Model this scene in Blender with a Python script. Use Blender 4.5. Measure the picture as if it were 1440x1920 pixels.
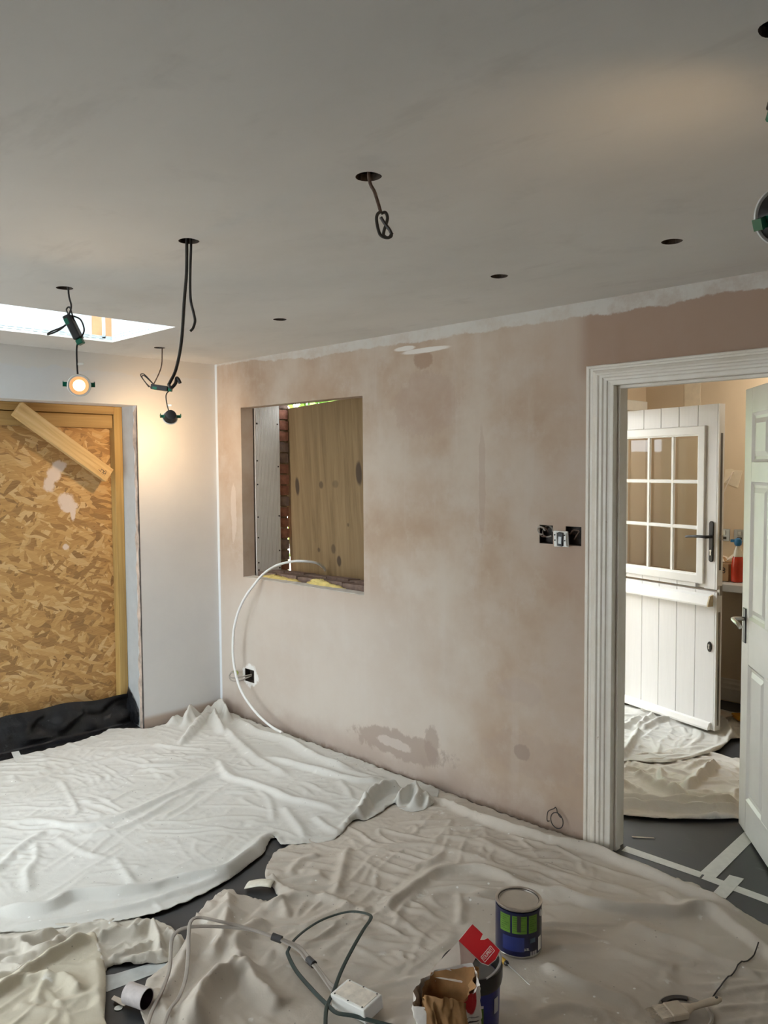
import bpy, bmesh, math, random
import numpy as np
from mathutils import Vector, Matrix, Euler
rnd = random.Random(7)
scene = bpy.context.scene
C = scene.collection
for o in list(bpy.data.objects): bpy.data.objects.remove(o)

# ------------------------------------------------------------------ camera
CAM = Vector((4.800, -3.135, 1.686))
YAW, PITCH, ROLL = math.radians(135.233), math.radians(-3.103), math.radians(-0.379)
_f = Vector((math.cos(YAW)*math.cos(PITCH), math.sin(YAW)*math.cos(PITCH), math.sin(PITCH)))
_r = Vector((math.sin(YAW), -math.cos(YAW), 0)); _u = _r.cross(_f)
_r2 = _r*math.cos(ROLL)+_u*math.sin(ROLL); _u2 = -_r*math.sin(ROLL)+_u*math.cos(ROLL)
cd = bpy.data.cameras.new('camera'); cam = bpy.data.objects.new('camera', cd); C.objects.link(cam)
mw = Matrix.Identity(4)
for i in range(3):
    mw[i][0] = _r2[i]; mw[i][1] = _u2[i]; mw[i][2] = -_f[i]; mw[i][3] = CAM[i]
cam.matrix_world = mw
cd.sensor_fit = 'VERTICAL'; cd.sensor_height = 36; cd.lens = 1523.4/1920*36
cd.clip_start = 0.05
scene.camera = cam

# ------------------------------------------------------------------ world, light, exposure
SKY = 8.5
world = bpy.data.worlds.new('sky'); scene.world = world; world.use_nodes = True
wn = world.node_tree.nodes; bg = wn['Background']
bg.inputs[0].default_value = (0.90, 0.955, 1.0, 1); bg.inputs[1].default_value = SKY
vs = scene.view_settings
vs.view_transform = 'Standard'; vs.look = 'None'; vs.gamma = 1; vs.exposure = 0.32; vs.use_curve_mapping = False

# ------------------------------------------------------------------ helpers
def tag(o, label=None, cat=None, group=None, kind=None):
    if label: o['label'] = label
    if cat: o['category'] = cat
    if group: o['group'] = group
    if kind: o['kind'] = kind
    return o
def root_matrix(p):
    m = Matrix.Identity(4)
    while p is not None:
        m = p.matrix_basis @ m; p = p.parent
    return m
def empty(name, loc=(0,0,0), rz=0, label=None, cat=None, group=None, kind=None, rot=None):
    o = bpy.data.objects.new(name, None); C.objects.link(o); o.empty_display_size = .05
    o.location = loc
    o.rotation_euler = rot if rot is not None else (0,0,rz)
    return tag(o, label, cat, group, kind)
class MB:
    def __init__(s): s.v = []; s.f = []
    def add(s, vs_, fs_, M=None):
        n = len(s.v)
        s.v += [tuple(M @ Vector(v)) if M is not None else tuple(v) for v in vs_]
        s.f += [tuple(i+n for i in f) for f in fs_]
        return s
    def box(s, x0,x1,y0,y1,z0,z1, M=None):
        vs_ = [(x0,y0,z0),(x1,y0,z0),(x1,y1,z0),(x0,y1,z0),(x0,y0,z1),(x1,y0,z1),(x1,y1,z1),(x0,y1,z1)]
        return s.add(vs_, [(0,3,2,1),(4,5,6,7),(0,1,5,4),(1,2,6,5),(2,3,7,6),(3,0,4,7)], M)
    def prism(s, poly, d0, d1, axis='z', M=None):
        n = len(poly)
        def P(a,b,c): return {'z':(a,b,c),'y':(a,c,b),'x':(c,a,b)}[axis]
        vs_ = [P(a,b,d0) for a,b in poly]+[P(a,b,d1) for a,b in poly]
        fs_ = [tuple(range(n-1,-1,-1)), tuple(range(n,2*n))]+[(i,(i+1)%n,n+(i+1)%n,n+i) for i in range(n)]
        return s.add(vs_, fs_, M)
    def lathe(s, prof, n=32, M=None, cap=True):
        vs_ = []; fs_ = []
        for r,z in prof:
            vs_ += [(r*math.cos(2*math.pi*i/n), r*math.sin(2*math.pi*i/n), z) for i in range(n)]
        for k in range(len(prof)-1):
            for i in range(n):
                j = (i+1)%n; fs_.append((k*n+i, k*n+j, (k+1)*n+j, (k+1)*n+i))
        if cap:
            fs_.append(tuple(range(n-1,-1,-1))); fs_.append(tuple((len(prof)-1)*n+i for i in range(n)))
        return s.add(vs_, fs_, M)
    def tube(s, pts, r, n=8, flat=1.0, smooth=3, cap=True, M=None):
        P = smooth_path(pts, smooth)
        T = []
        for i in range(len(P)):
            a = P[max(i-1,0)]; b = P[min(i+1,len(P)-1)]; t = b-a
            T.append(t.normalized() if t.length > 1e-9 else Vector((0,0,1)))
        up = Vector((0,0,1)) if abs(T[0].z) < .9 else Vector((1,0,0))
        N = (up - T[0]*up.dot(T[0])).normalized()
        vs_ = []; fs_ = []
        for i,(p,t) in enumerate(zip(P,T)):
            N = (N - t*N.dot(t))
            N = N.normalized() if N.length > 1e-6 else t.orthogonal().normalized()
            B = t.cross(N)
            rr = r[min(int(i/len(P)*len(r)),len(r)-1)] if isinstance(r,(list,tuple)) else r
            for k in range(n):
                a = 2*math.pi*k/n
                vs_.append(p + N*(math.cos(a)*rr*flat) + B*(math.sin(a)*rr))
        for i in range(len(P)-1):
            for k in range(n):
                j = (k+1)%n; fs_.append((i*n+k, i*n+j, (i+1)*n+j, (i+1)*n+k))
        if cap:
            fs_.append(tuple(range(n-1,-1,-1))); fs_.append(tuple((len(P)-1)*n+i for i in range(n)))
        return s.add(vs_, fs_, M)
def smooth_path(pts, sub=3):
    P = [Vector(p) for p in pts]
    if sub <= 1 or len(P) < 3: return P
    out = []
    for i in range(len(P)-1):
        a = P[max(i-1,0)]; b = P[i]; c = P[i+1]; d = P[min(i+2,len(P)-1)]
        for k in range(sub):
            t = k/sub
            out.append(.5*((2*b)+(c-a)*t+(2*a-5*b+4*c-d)*t*t+(3*b-a-3*c+d)*t**3))
    out.append(P[-1]); return out
def build(name, mb, m, parent=None, smooth=False, bevel=0, world=True, seg=1):
    """one mesh object; with a parent, vertices given in world space are brought into the parent's space (world=False: already local)"""
    me = bpy.data.meshes.new(name)
    vs_ = mb.v
    if parent is not None and world:
        inv = root_matrix(parent).inverted(); vs_ = [tuple(inv @ Vector(v)) for v in vs_]
    me.from_pydata([tuple(v) for v in vs_], [], mb.f); me.update()
    bm = bmesh.new(); bm.from_mesh(me)
    bmesh.ops.recalc_face_normals(bm, faces=bm.faces); bm.to_mesh(me); bm.free()
    if isinstance(m,(list,tuple)):
        for x in m: me.materials.append(x)
    else: me.materials.append(m)
    if smooth:
        for p in me.polygons: p.use_smooth = True
    o = bpy.data.objects.new(name, me); C.objects.link(o)
    if parent is not None: o.parent = parent
    if bevel:
        b = o.modifiers.new('bevel','BEVEL'); b.width = bevel; b.segments = seg; b.limit_method = 'ANGLE'; b.angle_limit = math.radians(40)
    if smooth and smooth != 'all':
        try: me.set_sharp_from_angle(angle=math.radians(38))
        except Exception: pass
    return o
def based(mb, name, m, label=None, cat=None, group=None, kind=None, smooth=False, bevel=0, seg=1):
    """top-level single mesh whose origin sits at the middle of its base"""
    xs = [v[0] for v in mb.v]; ys = [v[1] for v in mb.v]; zs = [v[2] for v in mb.v]
    c = Vector(((min(xs)+max(xs))/2, (min(ys)+max(ys))/2, min(zs)))
    mb.v = [tuple(Vector(v)-c) for v in mb.v]
    o = build(name, mb, m, None, smooth, bevel, seg=seg); o.location = c
    return tag(o, label, cat, group, kind)
def solid_cells(us, vs_, solid):
    """quads-on-a-grid helper for slabs with openings"""
    return [[solid((us[i]+us[i+1])/2,(vs_[j]+vs_[j+1])/2) for j in range(len(vs_)-1)] for i in range(len(us)-1)]
def slab(axis, u0,u1, v0,v1, d0,d1, holes):
    """box slab normal to axis with rectangular through-holes (u0,u1,v0,v1)"""
    us = sorted({u0,u1,*[min(max(h[0],u0),u1) for h in holes],*[min(max(h[1],u0),u1) for h in holes]})
    vs_ = sorted({v0,v1,*[min(max(h[2],v0),v1) for h in holes],*[min(max(h[3],v0),v1) for h in holes]})
    S = solid_cells(us, vs_, lambda a,b: not any(h[0]<a<h[1] and h[2]<b<h[3] for h in holes))
    nu, nv = len(us), len(vs_)
    def P(i,j,d):
        a,b = us[i],vs_[j]
        return {'x':(d,a,b),'y':(a,d,b),'z':(a,b,d)}[axis]
    idx = lambda i,j,k: (i*nv+j)*2+k
    mb = MB(); mb.v = [P(i,j,(d0,d1)[k]) for i in range(nu) for j in range(nv) for k in (0,1)]
    g = lambda i,j: 0<=i<nu-1 and 0<=j<nv-1 and S[i][j]
    for i in range(nu-1):
        for j in range(nv-1):
            if not S[i][j]: continue
            mb.f.append((idx(i,j,0),idx(i+1,j,0),idx(i+1,j+1,0),idx(i,j+1,0)))
            mb.f.append((idx(i,j,1),idx(i,j+1,1),idx(i+1,j+1,1),idx(i+1,j,1)))
            if not g(i-1,j): mb.f.append((idx(i,j,0),idx(i,j+1,0),idx(i,j+1,1),idx(i,j,1)))
            if not g(i+1,j): mb.f.append((idx(i+1,j,0),idx(i+1,j,1),idx(i+1,j+1,1),idx(i+1,j+1,0)))
            if not g(i,j-1): mb.f.append((idx(i,j,0),idx(i,j,1),idx(i+1,j,1),idx(i+1,j,0)))
            if not g(i,j+1): mb.f.append((idx(i,j+1,0),idx(i+1,j+1,0),idx(i+1,j+1,1),idx(i,j+1,1)))
    used = sorted({i for f in mb.f for i in f}); mp = {a:b for b,a in enumerate(used)}
    mb.v = [mb.v[i] for i in used]; mb.f = [tuple(mp[i] for i in f) for f in mb.f]
    return mb
def text_mesh(name, body, size, m, parent, M, extrude=.0004, shear=0.0, sx=1.0):
    """lettering as a flat mesh; M places the text plane (x right, y up, z out) in the parent's space"""
    cu = bpy.data.curves.new(name,'FONT'); cu.body = body; cu.size = size; cu.extrude = extrude; cu.shear = shear
    cu.align_x = 'CENTER'; cu.align_y = 'CENTER'; cu.resolution_u = 3
    t = bpy.data.objects.new(name, cu); C.objects.link(t)
    dg = bpy.context.evaluated_depsgraph_get(); me = bpy.data.meshes.new_from_object(t.evaluated_get(dg))
    bpy.data.objects.remove(t)
    me.transform(M @ Matrix.Diagonal((sx,1,1,1))); me.materials.clear(); me.materials.append(m); me.name = name
    o = bpy.data.objects.new(name, me); C.objects.link(o); o.parent = parent
    return o

# ------------------------------------------------------------------ materials
class NT:
    def __init__(s, name):
        s.m = bpy.data.materials.new(name); s.m.use_nodes = True
        s.t = s.m.node_tree; s.n = s.t.nodes; s.l = s.t.links
        s.b = s.n['Principled BSDF']; s._co = None
    def new(s, typ, **kw):
        x = s.n.new(typ)
        for k,v in kw.items(): setattr(x,k,v)
        return x
    def co(s):
        if s._co is None: s._co = s.new('ShaderNodeTexCoord').outputs['Object']
        return s._co
    def mapc(s, scale=(1,1,1), rot=(0,0,0), loc=(0,0,0), src=None, vt='POINT'):
        x = s.new('ShaderNodeMapping', vector_type=vt); s.l.new(src or s.co(), x.inputs[0])
        x.inputs['Scale'].default_value = scale; x.inputs['Rotation'].default_value = rot; x.inputs['Location'].default_value = loc
        return x.outputs[0]
    def noise(s, scale, detail=5, rough=.55, src=None, dist=0.0):
        x = s.new('ShaderNodeTexNoise'); s.l.new(src or s.co(), x.inputs['Vector'])
        x.inputs['Scale'].default_value = scale; x.inputs['Detail'].default_value = detail
        x.inputs['Roughness'].default_value = rough; x.inputs['Distortion'].default_value = dist
        return x.outputs['Fac']
    def voro(s, scale, src=None, feature='F1', out='Distance', rand=1.0):
        x = s.new('ShaderNodeTexVoronoi', feature=feature); s.l.new(src or s.co(), x.inputs['Vector'])
        x.inputs['Scale'].default_value = scale; x.inputs['Randomness'].default_value = rand
        return x.outputs[out]
    def ramp(s, fac, stops, interp='LINEAR'):
        x = s.new('ShaderNodeValToRGB'); s.l.new(fac, x.inputs[0]); x.color_ramp.interpolation = interp
        e = x.color_ramp.elements
        while len(e) < len(stops): e.new(.5)
        for a,(p,c) in zip(e, stops): a.position = p; a.color = (*c,1) if len(c) == 3 else c
        return x.outputs[0]
    def sramp(s, fac, a, b):   # smooth 0..1 between a and b
        x = s.new('ShaderNodeMapRange', interpolation_type='SMOOTHSTEP'); s.l.new(fac, x.inputs['Value'])
        x.inputs['From Min'].default_value = a; x.inputs['From Max'].default_value = b
        return x.outputs[0]
    def mix(s, fac, a, b, mode='MIX'):
        x = s.new('ShaderNodeMix', data_type='RGBA', blend_type=mode)
        for i,v in ((0,fac),(6,a),(7,b)):
            if hasattr(v,'is_linked') or hasattr(v,'links'): s.l.new(v, x.inputs[i])
            elif i == 0: x.inputs[0].default_value = v
            else: x.inputs[i].default_value = (*v,1)
        return x.outputs[2]
    def math(s, op, a, b=0.0, c=None):
        x = s.new('ShaderNodeMath', operation=op)
        for i,v in enumerate((a,b) if c is None else (a,b,c)):
            if isinstance(v,(int,float)): x.inputs[i].default_value = v
            else: s.l.new(v, x.inputs[i])
        return x.outputs[0]
    def sep(s, src=None):
        x = s.new('ShaderNodeSeparateXYZ'); s.l.new(src or s.co(), x.inputs[0]); return x.outputs
    def ell(s, U, V, cu, cv, ru, rv, soft=.35, warp=None, wamt=.4):
        """mask of an ellipse in two coordinates, edge broken by warp"""
        a = s.math('DIVIDE', s.math('SUBTRACT', U, cu), ru); b = s.math('DIVIDE', s.math('SUBTRACT', V, cv), rv)
        d = s.math('SQRT', s.math('ADD', s.math('MULTIPLY', a, a), s.math('MULTIPLY', b, b)))
        if warp is not None: d = s.math('ADD', d, s.math('MULTIPLY', s.math('SUBTRACT', warp, .5), wamt*2))
        return s.sramp(d, 1+soft, 1-soft)
    def bump(s, h, strength=.3, dist=.01):
        x = s.new('ShaderNodeBump'); s.l.new(h, x.inputs['Height'])
        x.inputs['Strength'].default_value = strength; x.inputs['Distance'].default_value = dist
        if s.b.inputs['Normal'].is_linked:
            s.l.new(s.b.inputs['Normal'].links[0].from_socket, x.inputs['Normal'])
        s.l.new(x.outputs[0], s.b.inputs['Normal'])
    def col(s, c):
        if isinstance(c, tuple): s.b.inputs['Base Color'].default_value = (*c,1)
        else: s.l.new(c, s.b.inputs['Base Color'])
    def set(s, **kw):
        for k,v in kw.items():
            i = s.b.inputs[k]
            if isinstance(v,(int,float,tuple)): i.default_value = v
            else: s.l.new(v, i)
        return s
def plain(name, c, rough=.5, metal=0.0, var=0.12, vscale=12, bump=0.0, bscale=60, spec=.5):
    t = NT(name); n = t.noise(vscale,4)
    d = tuple(max(0,x*(1-var)) for x in c); l = tuple(min(1,x*(1+var)) for x in c)
    t.col(t.ramp(n, [(.3,d),(.7,l)]))
    t.set(Roughness=rough, Metallic=metal); t.b.inputs['Specular IOR Level'].default_value = spec
    if bump: t.bump(t.noise(bscale,4), bump, .004)
    return t.m

# plaster of the big wall (x along the wall, z up)
t = NT('bare_plaster'); X,Y,Z = t.sep()
big = t.noise(1.6,5,.6); mid = t.noise(5,6,.65); fine = t.noise(38,5)
streak = t.noise(1,5,.6, t.mapc((9,1,1.1)))
pk = t.mix(t.sramp(big,.35,.68), (.435,.315,.225), (.565,.482,.402))
pk = t.mix(t.math('MULTIPLY', t.sramp(mid,.5,.72), .5), pk, (.58,.515,.455))
pk = t.mix(t.math('MULTIPLY', t.sramp(streak,.52,.75), .30), pk, (.60,.55,.50))
# greyer, paler band below and right of the window opening
grey_band = t.math('MULTIPLY', t.sramp(Z,1.25,.75), t.sramp(X,2.7,1.5))
pk = t.mix(t.math('MULTIPLY', grey_band, .7), pk, (.61,.56,.51))
# still damp, browner plaster over the door
wz = t.math('ADD', Z, t.math('MULTIPLY', t.math('SUBTRACT', mid,.5), .2))
damp = t.math('MULTIPLY', t.sramp(X,2.82,2.92), t.sramp(wz,2.02,2.12))
pk = t.mix(t.math('MULTIPLY', damp,.8), pk, (.34,.215,.15))
d2 = t.math('MULTIPLY', t.sramp(X,2.3,3.0), t.sramp(big,.3,.7)); pk = t.mix(t.math('MULTIPLY', d2,.45), pk, (.40,.285,.22))  # browner towards the right
d3 = t.ell(X,Z, 2.83,1.28,.16,.17,.6, mid,.5); pk = t.mix(t.math('MULTIPLY', d3,.4), pk, (.40,.26,.19))
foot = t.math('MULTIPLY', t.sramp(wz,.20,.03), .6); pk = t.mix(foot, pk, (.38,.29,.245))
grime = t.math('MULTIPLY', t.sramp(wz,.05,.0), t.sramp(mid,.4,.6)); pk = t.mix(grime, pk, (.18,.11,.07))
smear = t.noise(11,6,.65, t.mapc((1,1,.7),(0,.6,0)))
for (cx,cz,rx,rz,c,a) in [(2.56,.33,.045,.04,(.33,.25,.20),.8),(1.75,.17,.36,.075,(.37,.29,.245),.75),(1.99,.23,.05,.10,(.36,.28,.235),.7),
        (1.70,.17,.12,.03,(.60,.53,.48),.8),(1.93,2.24,.07,.045,(.36,.24,.17),.7),(1.95,2.02,.22,.16,(.42,.31,.25),.4),(2.62,.32,.3,.1,(.42,.33,.28),.3),
        (2.32,1.62,.02,.3,(.40,.29,.23),.4),(.20,1.40,.03,.20,(.66,.57,.5),.6),(2.55,.62,.12,.06,(.45,.36,.31),.4),(.42,.30,.10,.09,(.80,.79,.76),0.0)]:
    pk = t.mix(t.math('MULTIPLY', t.ell(X,Z,cx,cz,rx,rz,.12,smear,.9), a), pk, c)
ring = t.math('MULTIPLY', t.ell(X,Z,.362,.305,.085,.075,.10,t.noise(22,4,.7),.55), 1.0); pk = t.mix(ring, pk, (.82,.81,.79))
for (cx,cz,rx,rz) in [(1.95,2.292,.16,.012),(1.80,2.315,.07,.012)]:
    pk = t.mix(t.ell(X,Z,cx,cz,rx,rz,.2,mid,.5), pk, (.74,.70,.65))
# white emulsion cut in along the ceiling and up the corner
edge = t.math('ADD', Z, t.math('MULTIPLY', t.math('SUBTRACT', t.noise(4,5,.7), .5), .10))
taper = t.math('ADD', 2.392, t.math('MULTIPLY', t.sramp(X,.0,1.3), -.050))
band = t.sramp(t.math('SUBTRACT', edge, taper), -.006, .004)
pk = t.mix(t.math('MULTIPLY', band, t.math('ADD', .55, t.math('MULTIPLY', t.sramp(t.noise(9,4,.7),.35,.6), .35))), pk, (.62,.60,.56))
cor = t.sramp(t.math('ADD', X, t.math('MULTIPLY', t.math('SUBTRACT', t.noise(12,3),.5),.006)), .030,.022); pk = t.mix(cor, pk, (.74,.78,.82))
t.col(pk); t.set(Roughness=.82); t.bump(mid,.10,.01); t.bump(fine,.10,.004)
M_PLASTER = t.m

t = NT('mist_coat_wall'); X,Y,Z = t.sep(); n = t.noise(2.2,5,.6); n2 = t.noise(3,5,.65)
c = t.ramp(n, [(.3,(.66,.655,.66)),(.7,(.72,.715,.71))])
e = t.math('ADD', Z, t.math('MULTIPLY', t.math('SUBTRACT', n2,.5), .16))
c = t.mix(t.sramp(e,2.285,2.30), c, (.70,.67,.635))
c = t.mix(t.math('MULTIPLY', t.sramp(Z,.09,.05), t.sramp(n2,.3,.4)), c, (.50,.40,.33))
t.col(c); t.set(Roughness=.75); t.bump(t.noise(25,4),.08,.004); M_MIST = t.m

t = NT('skimmed_ceiling'); n = t.noise(.9,6,.62, t.mapc((1,1.6,1),(0,0,.5))); n2 = t.noise(3.5,6,.65)
c = t.ramp(n, [(.28,(.64,.615,.575)),(.5,(.71,.685,.645)),(.75,(.76,.74,.70))])
sm = t.noise(1,5,.7,t.mapc((1.2,4.5,1),(0,0,.75)))
c = t.mix(t.math('MULTIPLY', t.sramp(n2,.56,.75), .35), c, (.54,.515,.48)); c = t.mix(t.math('MULTIPLY', t.sramp(sm,.56,.72), .45), c, (.56,.535,.50))
t.col(c); t.set(Roughness=.8); t.bump(n2,.05,.01); M_CEIL = t.m

M_UTIL = plain('beige_emulsion', (.78,.655,.50), .7, var=.05, vscale=2)
M_PATCH = plain('filler_patch', (.86,.77,.63), .75, var=.06, vscale=20)
M_DARK = plain('void_shade', (.03,.027,.024), .9)  # near-black colour stands in for the shade inside voids
M_WHITEBOARD = plain('bare_plasterboard', (.60,.665,.70), .8, var=.05)
M_GLOSSW = plain('white_satin_paint', (.80,.785,.75), .35, var=.04, vscale=6)
t = NT('old_white_gloss'); n = t.noise(7,6,.7); k = t.noise(28,5,.7)
c = t.ramp(n, [(.3,(.72,.66,.57)),(.7,(.80,.76,.69))]); c = t.mix(t.math('MULTIPLY', t.sramp(k,.68,.74), .7), c, (.42,.32,.24))
t.col(c); t.set(Roughness=.4); M_ARCH = t.m
t = NT('membrane_floor'); n = t.noise(2.5,6,.65); k = t.noise(1,6,.7, t.mapc((3,14,1),(0,0,.6)))
c = t.ramp(n, [(.3,(.030,.032,.036)),(.7,(.058,.060,.066))]); c = t.mix(t.math('MULTIPLY', t.sramp(k,.60,.75), .5), c, (.16,.165,.17))
t.col(c); t.set(Roughness=t.ramp(n,[(.3,(.38,)*3),(.7,(.6,)*3)])); t.bump(k,.08,.004); M_FLOOR = t.m
t = NT('black_polythene'); n = t.noise(9,6,.6,dist=.4); k = t.noise(40,5,.7)
c = t.mix(t.math('MULTIPLY', t.sramp(k,.62,.7), .5), (.010,.011,.014), (.10,.11,.12)); t.col(c)
t.set(Roughness=.32); t.bump(n,.5,.02); M_DPM = t.m

def canvas(name, base, dark, stain, spots=.5):
    t = NT(name); n = t.noise(1.3,5,.6); s2 = t.noise(2.7,6,.7); w = t.noise(7,6,.62,dist=1.2); w2 = t.noise(26,6,.65,dist=.8)
    c = t.mix(t.sramp(n,.3,.7), dark, base)
    c = t.mix(t.math('MULTIPLY', t.sramp(s2,.58,.75), .5), c, stain)
    d1 = t.voro(16); g1 = t.noise(3.1,2); c = t.mix(t.math('MULTIPLY', t.math('MULTIPLY', t.sramp(d1,.085,.06), t.sramp(g1,.5,.55)), .9), c, (.86,.86,.84))
    d2 = t.voro(33, t.mapc((1,1,1),(0,0,.4),(3,1,0))); g2 = t.noise(4.3,2, src=t.mapc(loc=(5,2,0)))
    c = t.mix(t.math('MULTIPLY', t.math('MULTIPLY', t.sramp(d2,.11,.08), t.sramp(g2,.54,.58)), spots), c, (.10,.09,.08))
    d3 = t.voro(9, t.mapc(loc=(1,7,0))); g3 = t.noise(16,4, src=t.mapc(loc=(2,2,0)))
    c = t.mix(t.math('MULTIPLY', t.math('MULTIPLY', t.sramp(d3,.30,.1), t.sramp(g3,.56,.62)), .55), c, (.84,.84,.81))
    t.col(c); t.set(Roughness=.92); t.b.inputs['Specular IOR Level'].default_value = .15
    t.bump(w,.14,.02); t.bump(w2,.16,.008); t.bump(t.noise(420,2),.10,.002)
    return t.m
M_CANV_A = canvas('canvas_pale', (.71,.705,.675), (.63,.62,.58), (.52,.48,.41))
M_CANV_B = canvas('canvas_grubby', (.62,.57,.505), (.53,.475,.41), (.40,.325,.25))
M_CANV_C = canvas('canvas_cream', (.68,.635,.53), (.60,.55,.44), (.45,.39,.30))
M_CANV_D = canvas('canvas_fold', (.66,.62,.55), (.60,.56,.49), (.46,.40,.32))
M_CANV_E = canvas('canvas_utility', (.80,.78,.74), (.72,.69,.64), (.58,.52,.45))

def wood(name, a, b, c2, grain=(2,2,30), rough=.6, knots=0.0, axis_rot=(0,0,0), kscale=3.2):
    t = NT(name); co = t.mapc(grain, axis_rot); n = t.noise(1,7,.62,co,dist=.5); l = t.noise(1.2,3)
    c = t.ramp(n, [(.30,a),(.52,b),(.72,c2)]); c = t.mix(t.math('MULTIPLY', t.sramp(l,.4,.7), .35), c, a)
    if knots:
        k = t.voro(kscale, t.mapc((1,1,.55))); c = t.mix(t.math('MULTIPLY', t.sramp(k,knots,knots*.5), .85), c, (.13,.075,.035))
    t.col(c); t.set(Roughness=rough); t.bump(n,.15,.004); return t.m
# grain factors: stretched along the piece (small scale = long grain)
M_POST  = wood('treated_post', (.33,.20,.065), (.46,.30,.10), (.54,.37,.14), (26,26,1.2))
M_HEAD  = wood('treated_header', (.30,.17,.055), (.44,.275,.095), (.53,.355,.14), (26,1.2,26))
M_BRACE = wood('pine_brace', (.50,.31,.12), (.64,.43,.19), (.71,.51,.26), (2.2,38,38), knots=.085)
M_PLY = None
t = NT('weathered_plywood'); X,Y,Z = t.sep(); n = t.noise(1,7,.65,t.mapc((22,3,1.3)),dist=.6); m2 = t.noise(2.2,4)
c = t.ramp(n, [(.25,(.16,.10,.045)),(.5,(.26,.175,.085)),(.75,(.34,.235,.125))]); c = t.mix(t.math('MULTIPLY', t.sramp(m2,.4,.75),.5), c, (.26,.175,.09))
for (cx,cz,rx,rz,a) in [(.13,.60,.022,.060,.9),(.76,.66,.028,.075,.9),(.385,.60,.020,.026,.6),(.53,.60,.03,.026,.35),(.52,.09,.022,.035,.85),(.47,.17,.022,.03,.55),(.32,.16,.013,.015,.6),(.63,.33,.01,.012,.5)]:
    c = t.mix(t.math('MULTIPLY', t.ell(X,Z,cx,cz,rx,rz,.25,n,.25), a), c, (.055,.035,.022))
t.col(c); t.set(Roughness=.7); t.bump(n,.2,.004); M_PLY = t.m
# oriented strand board: three layers of long random flakes
t = NT('strand_board'); X,Y,Z = t.sep()
YZ = t.new('ShaderNodeCombineXYZ'); t.l.new(Y, YZ.inputs[0]); t.l.new(Z, YZ.inputs[1])
wob = t.new('ShaderNodeTexNoise'); t.l.new(YZ.outputs[0], wob.inputs['Vector']); wob.inputs['Scale'].default_value = 7
wc = t.new('ShaderNodeMix', data_type='VECTOR'); wc.inputs[0].default_value = .05
t.l.new(YZ.outputs[0], wc.inputs[4]); t.l.new(wob.outputs['Color'], wc.inputs[5]); W = wc.outputs[1]
layers = []
for ang,sc,off in ((.15,(9,42,1),0),(1.45,(10,40,1),3),(2.3,(9,36,1),6),(.85,(10,38,1),9),(-.35,(10,44,1),12)):
    co = t.mapc((1/sc[0],1/sc[1],1),(0,0,ang),(off,off*.7,0),W,'TEXTURE'); v = t.voro(1.0,co,out='Color'); s_ = t.new('ShaderNodeSeparateColor'); t.l.new(v, s_.inputs[0])
    g = t.noise(1,5,.6,t.mapc((1/(sc[0]*.5),1/(sc[1]*4),1),(0,0,ang),(off,0,0),W,'TEXTURE'))
    layers.append((s_.outputs[0], s_.outputs[1], g))
pal = [(0,(.17,.075,.022)),(.22,(.36,.175,.05)),(.5,(.52,.285,.095)),(.78,(.63,.38,.15)),(1,(.74,.52,.27))]
c = t.ramp(layers[0][0], pal)
for r_,sel,g in layers[1:]:
    c = t.mix(t.sramp(sel,.60,.64), c, t.ramp(r_, pal))
c = t.mix(.35, c, t.ramp(layers[0][2], [(.3,(.30,.16,.05)),(.7,(.68,.45,.19))]))
m3 = t.noise(24,5,.7); c = t.mix(t.math('MULTIPLY', t.sramp(m3,.63,.70),.7), c, (.14,.07,.025))
m4 = t.noise(14,5,.7)
for (cy,cz,ry,rz) in [(-1.045,1.60,.035,.045),(-1.02,1.655,.04,.05),(-.985,1.71,.04,.035),(-.945,1.49,.045,.05),(-.925,1.45,.05,.03),(-.90,1.40,.016,.04),(-.955,1.20,.02,.02)]:
    c = t.mix(t.ell(Y,Z,cy,cz,ry,rz,.25,m4,.9), c, (.74,.60,.50))
t.col(c); t.set(Roughness=.6); t.bump(layers[1][0],.25,.004); M_OSB = t.m

M_BLACKCAB = plain('black_cable', (.022,.020,.019), .45)
M_BROWNCAB = plain('plaster_smeared_cable', (.12,.075,.055), .7, var=.6, vscale=60)
M_GREYCAB = plain('grey_cable_sheath', (.40,.36,.32), .5, var=.08)
M_GREEN = plain('green_plastic', (.0,.13,.075), .35)
M_BLACKP = plain('black_plastic', (.018,.018,.02), .35)
M_STEEL = plain('brushed_steel', (.55,.54,.52), .32, 1.0)
M_TIN = plain('dull_tin', (.50,.47,.43), .38, 1.0, vscale=30)
M_WHITEP = plain('white_plastic', (.84,.84,.81), .35, var=.03)
M_PIPE = plain('white_pipe', (.86,.87,.87), .3, var=.02)
M_TAPEB = plain('insulating_tape', (.05,.05,.055), .45)
M_TAPE = plain('masking_tape', (.74,.74,.71), .55, var=.06, vscale=30)
M_BRICK = plain('red_brick', (.27,.115,.075), .85, var=.35, vscale=30, bump=.5)
M_BRICKD = plain('sooty_brick', (.19,.13,.105), .85, var=.3, vscale=30, bump=.5)
M_MORTAR = plain('mortar', (.44,.37,.25), .9, var=.2, vscale=40, bump=.4)
M_FOAM = plain('expanding_foam', (.74,.60,.22), .8, var=.15, vscale=25, bump=.5)
t = NT('ribbed_closer'); X,Y,Z = t.sep(); wv = t.math('SINE', t.math('MULTIPLY', Y, 2*math.pi/.0105))
c = t.ramp(t.noise(9,4), [(.3,(.66,.635,.61)),(.7,(.72,.70,.68))]); k = t.noise(16,5,.7); c = t.mix(t.math('MULTIPLY', t.sramp(k,.66,.74),.5), c, (.40,.34,.29))
t.col(c); t.set(Roughness=.5); t.bump(wv,.5,.002); M_CLOSER = t.m
t = NT('clear_glass'); t.col((.9,.93,.92)); t.set(Roughness=.02)
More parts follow.
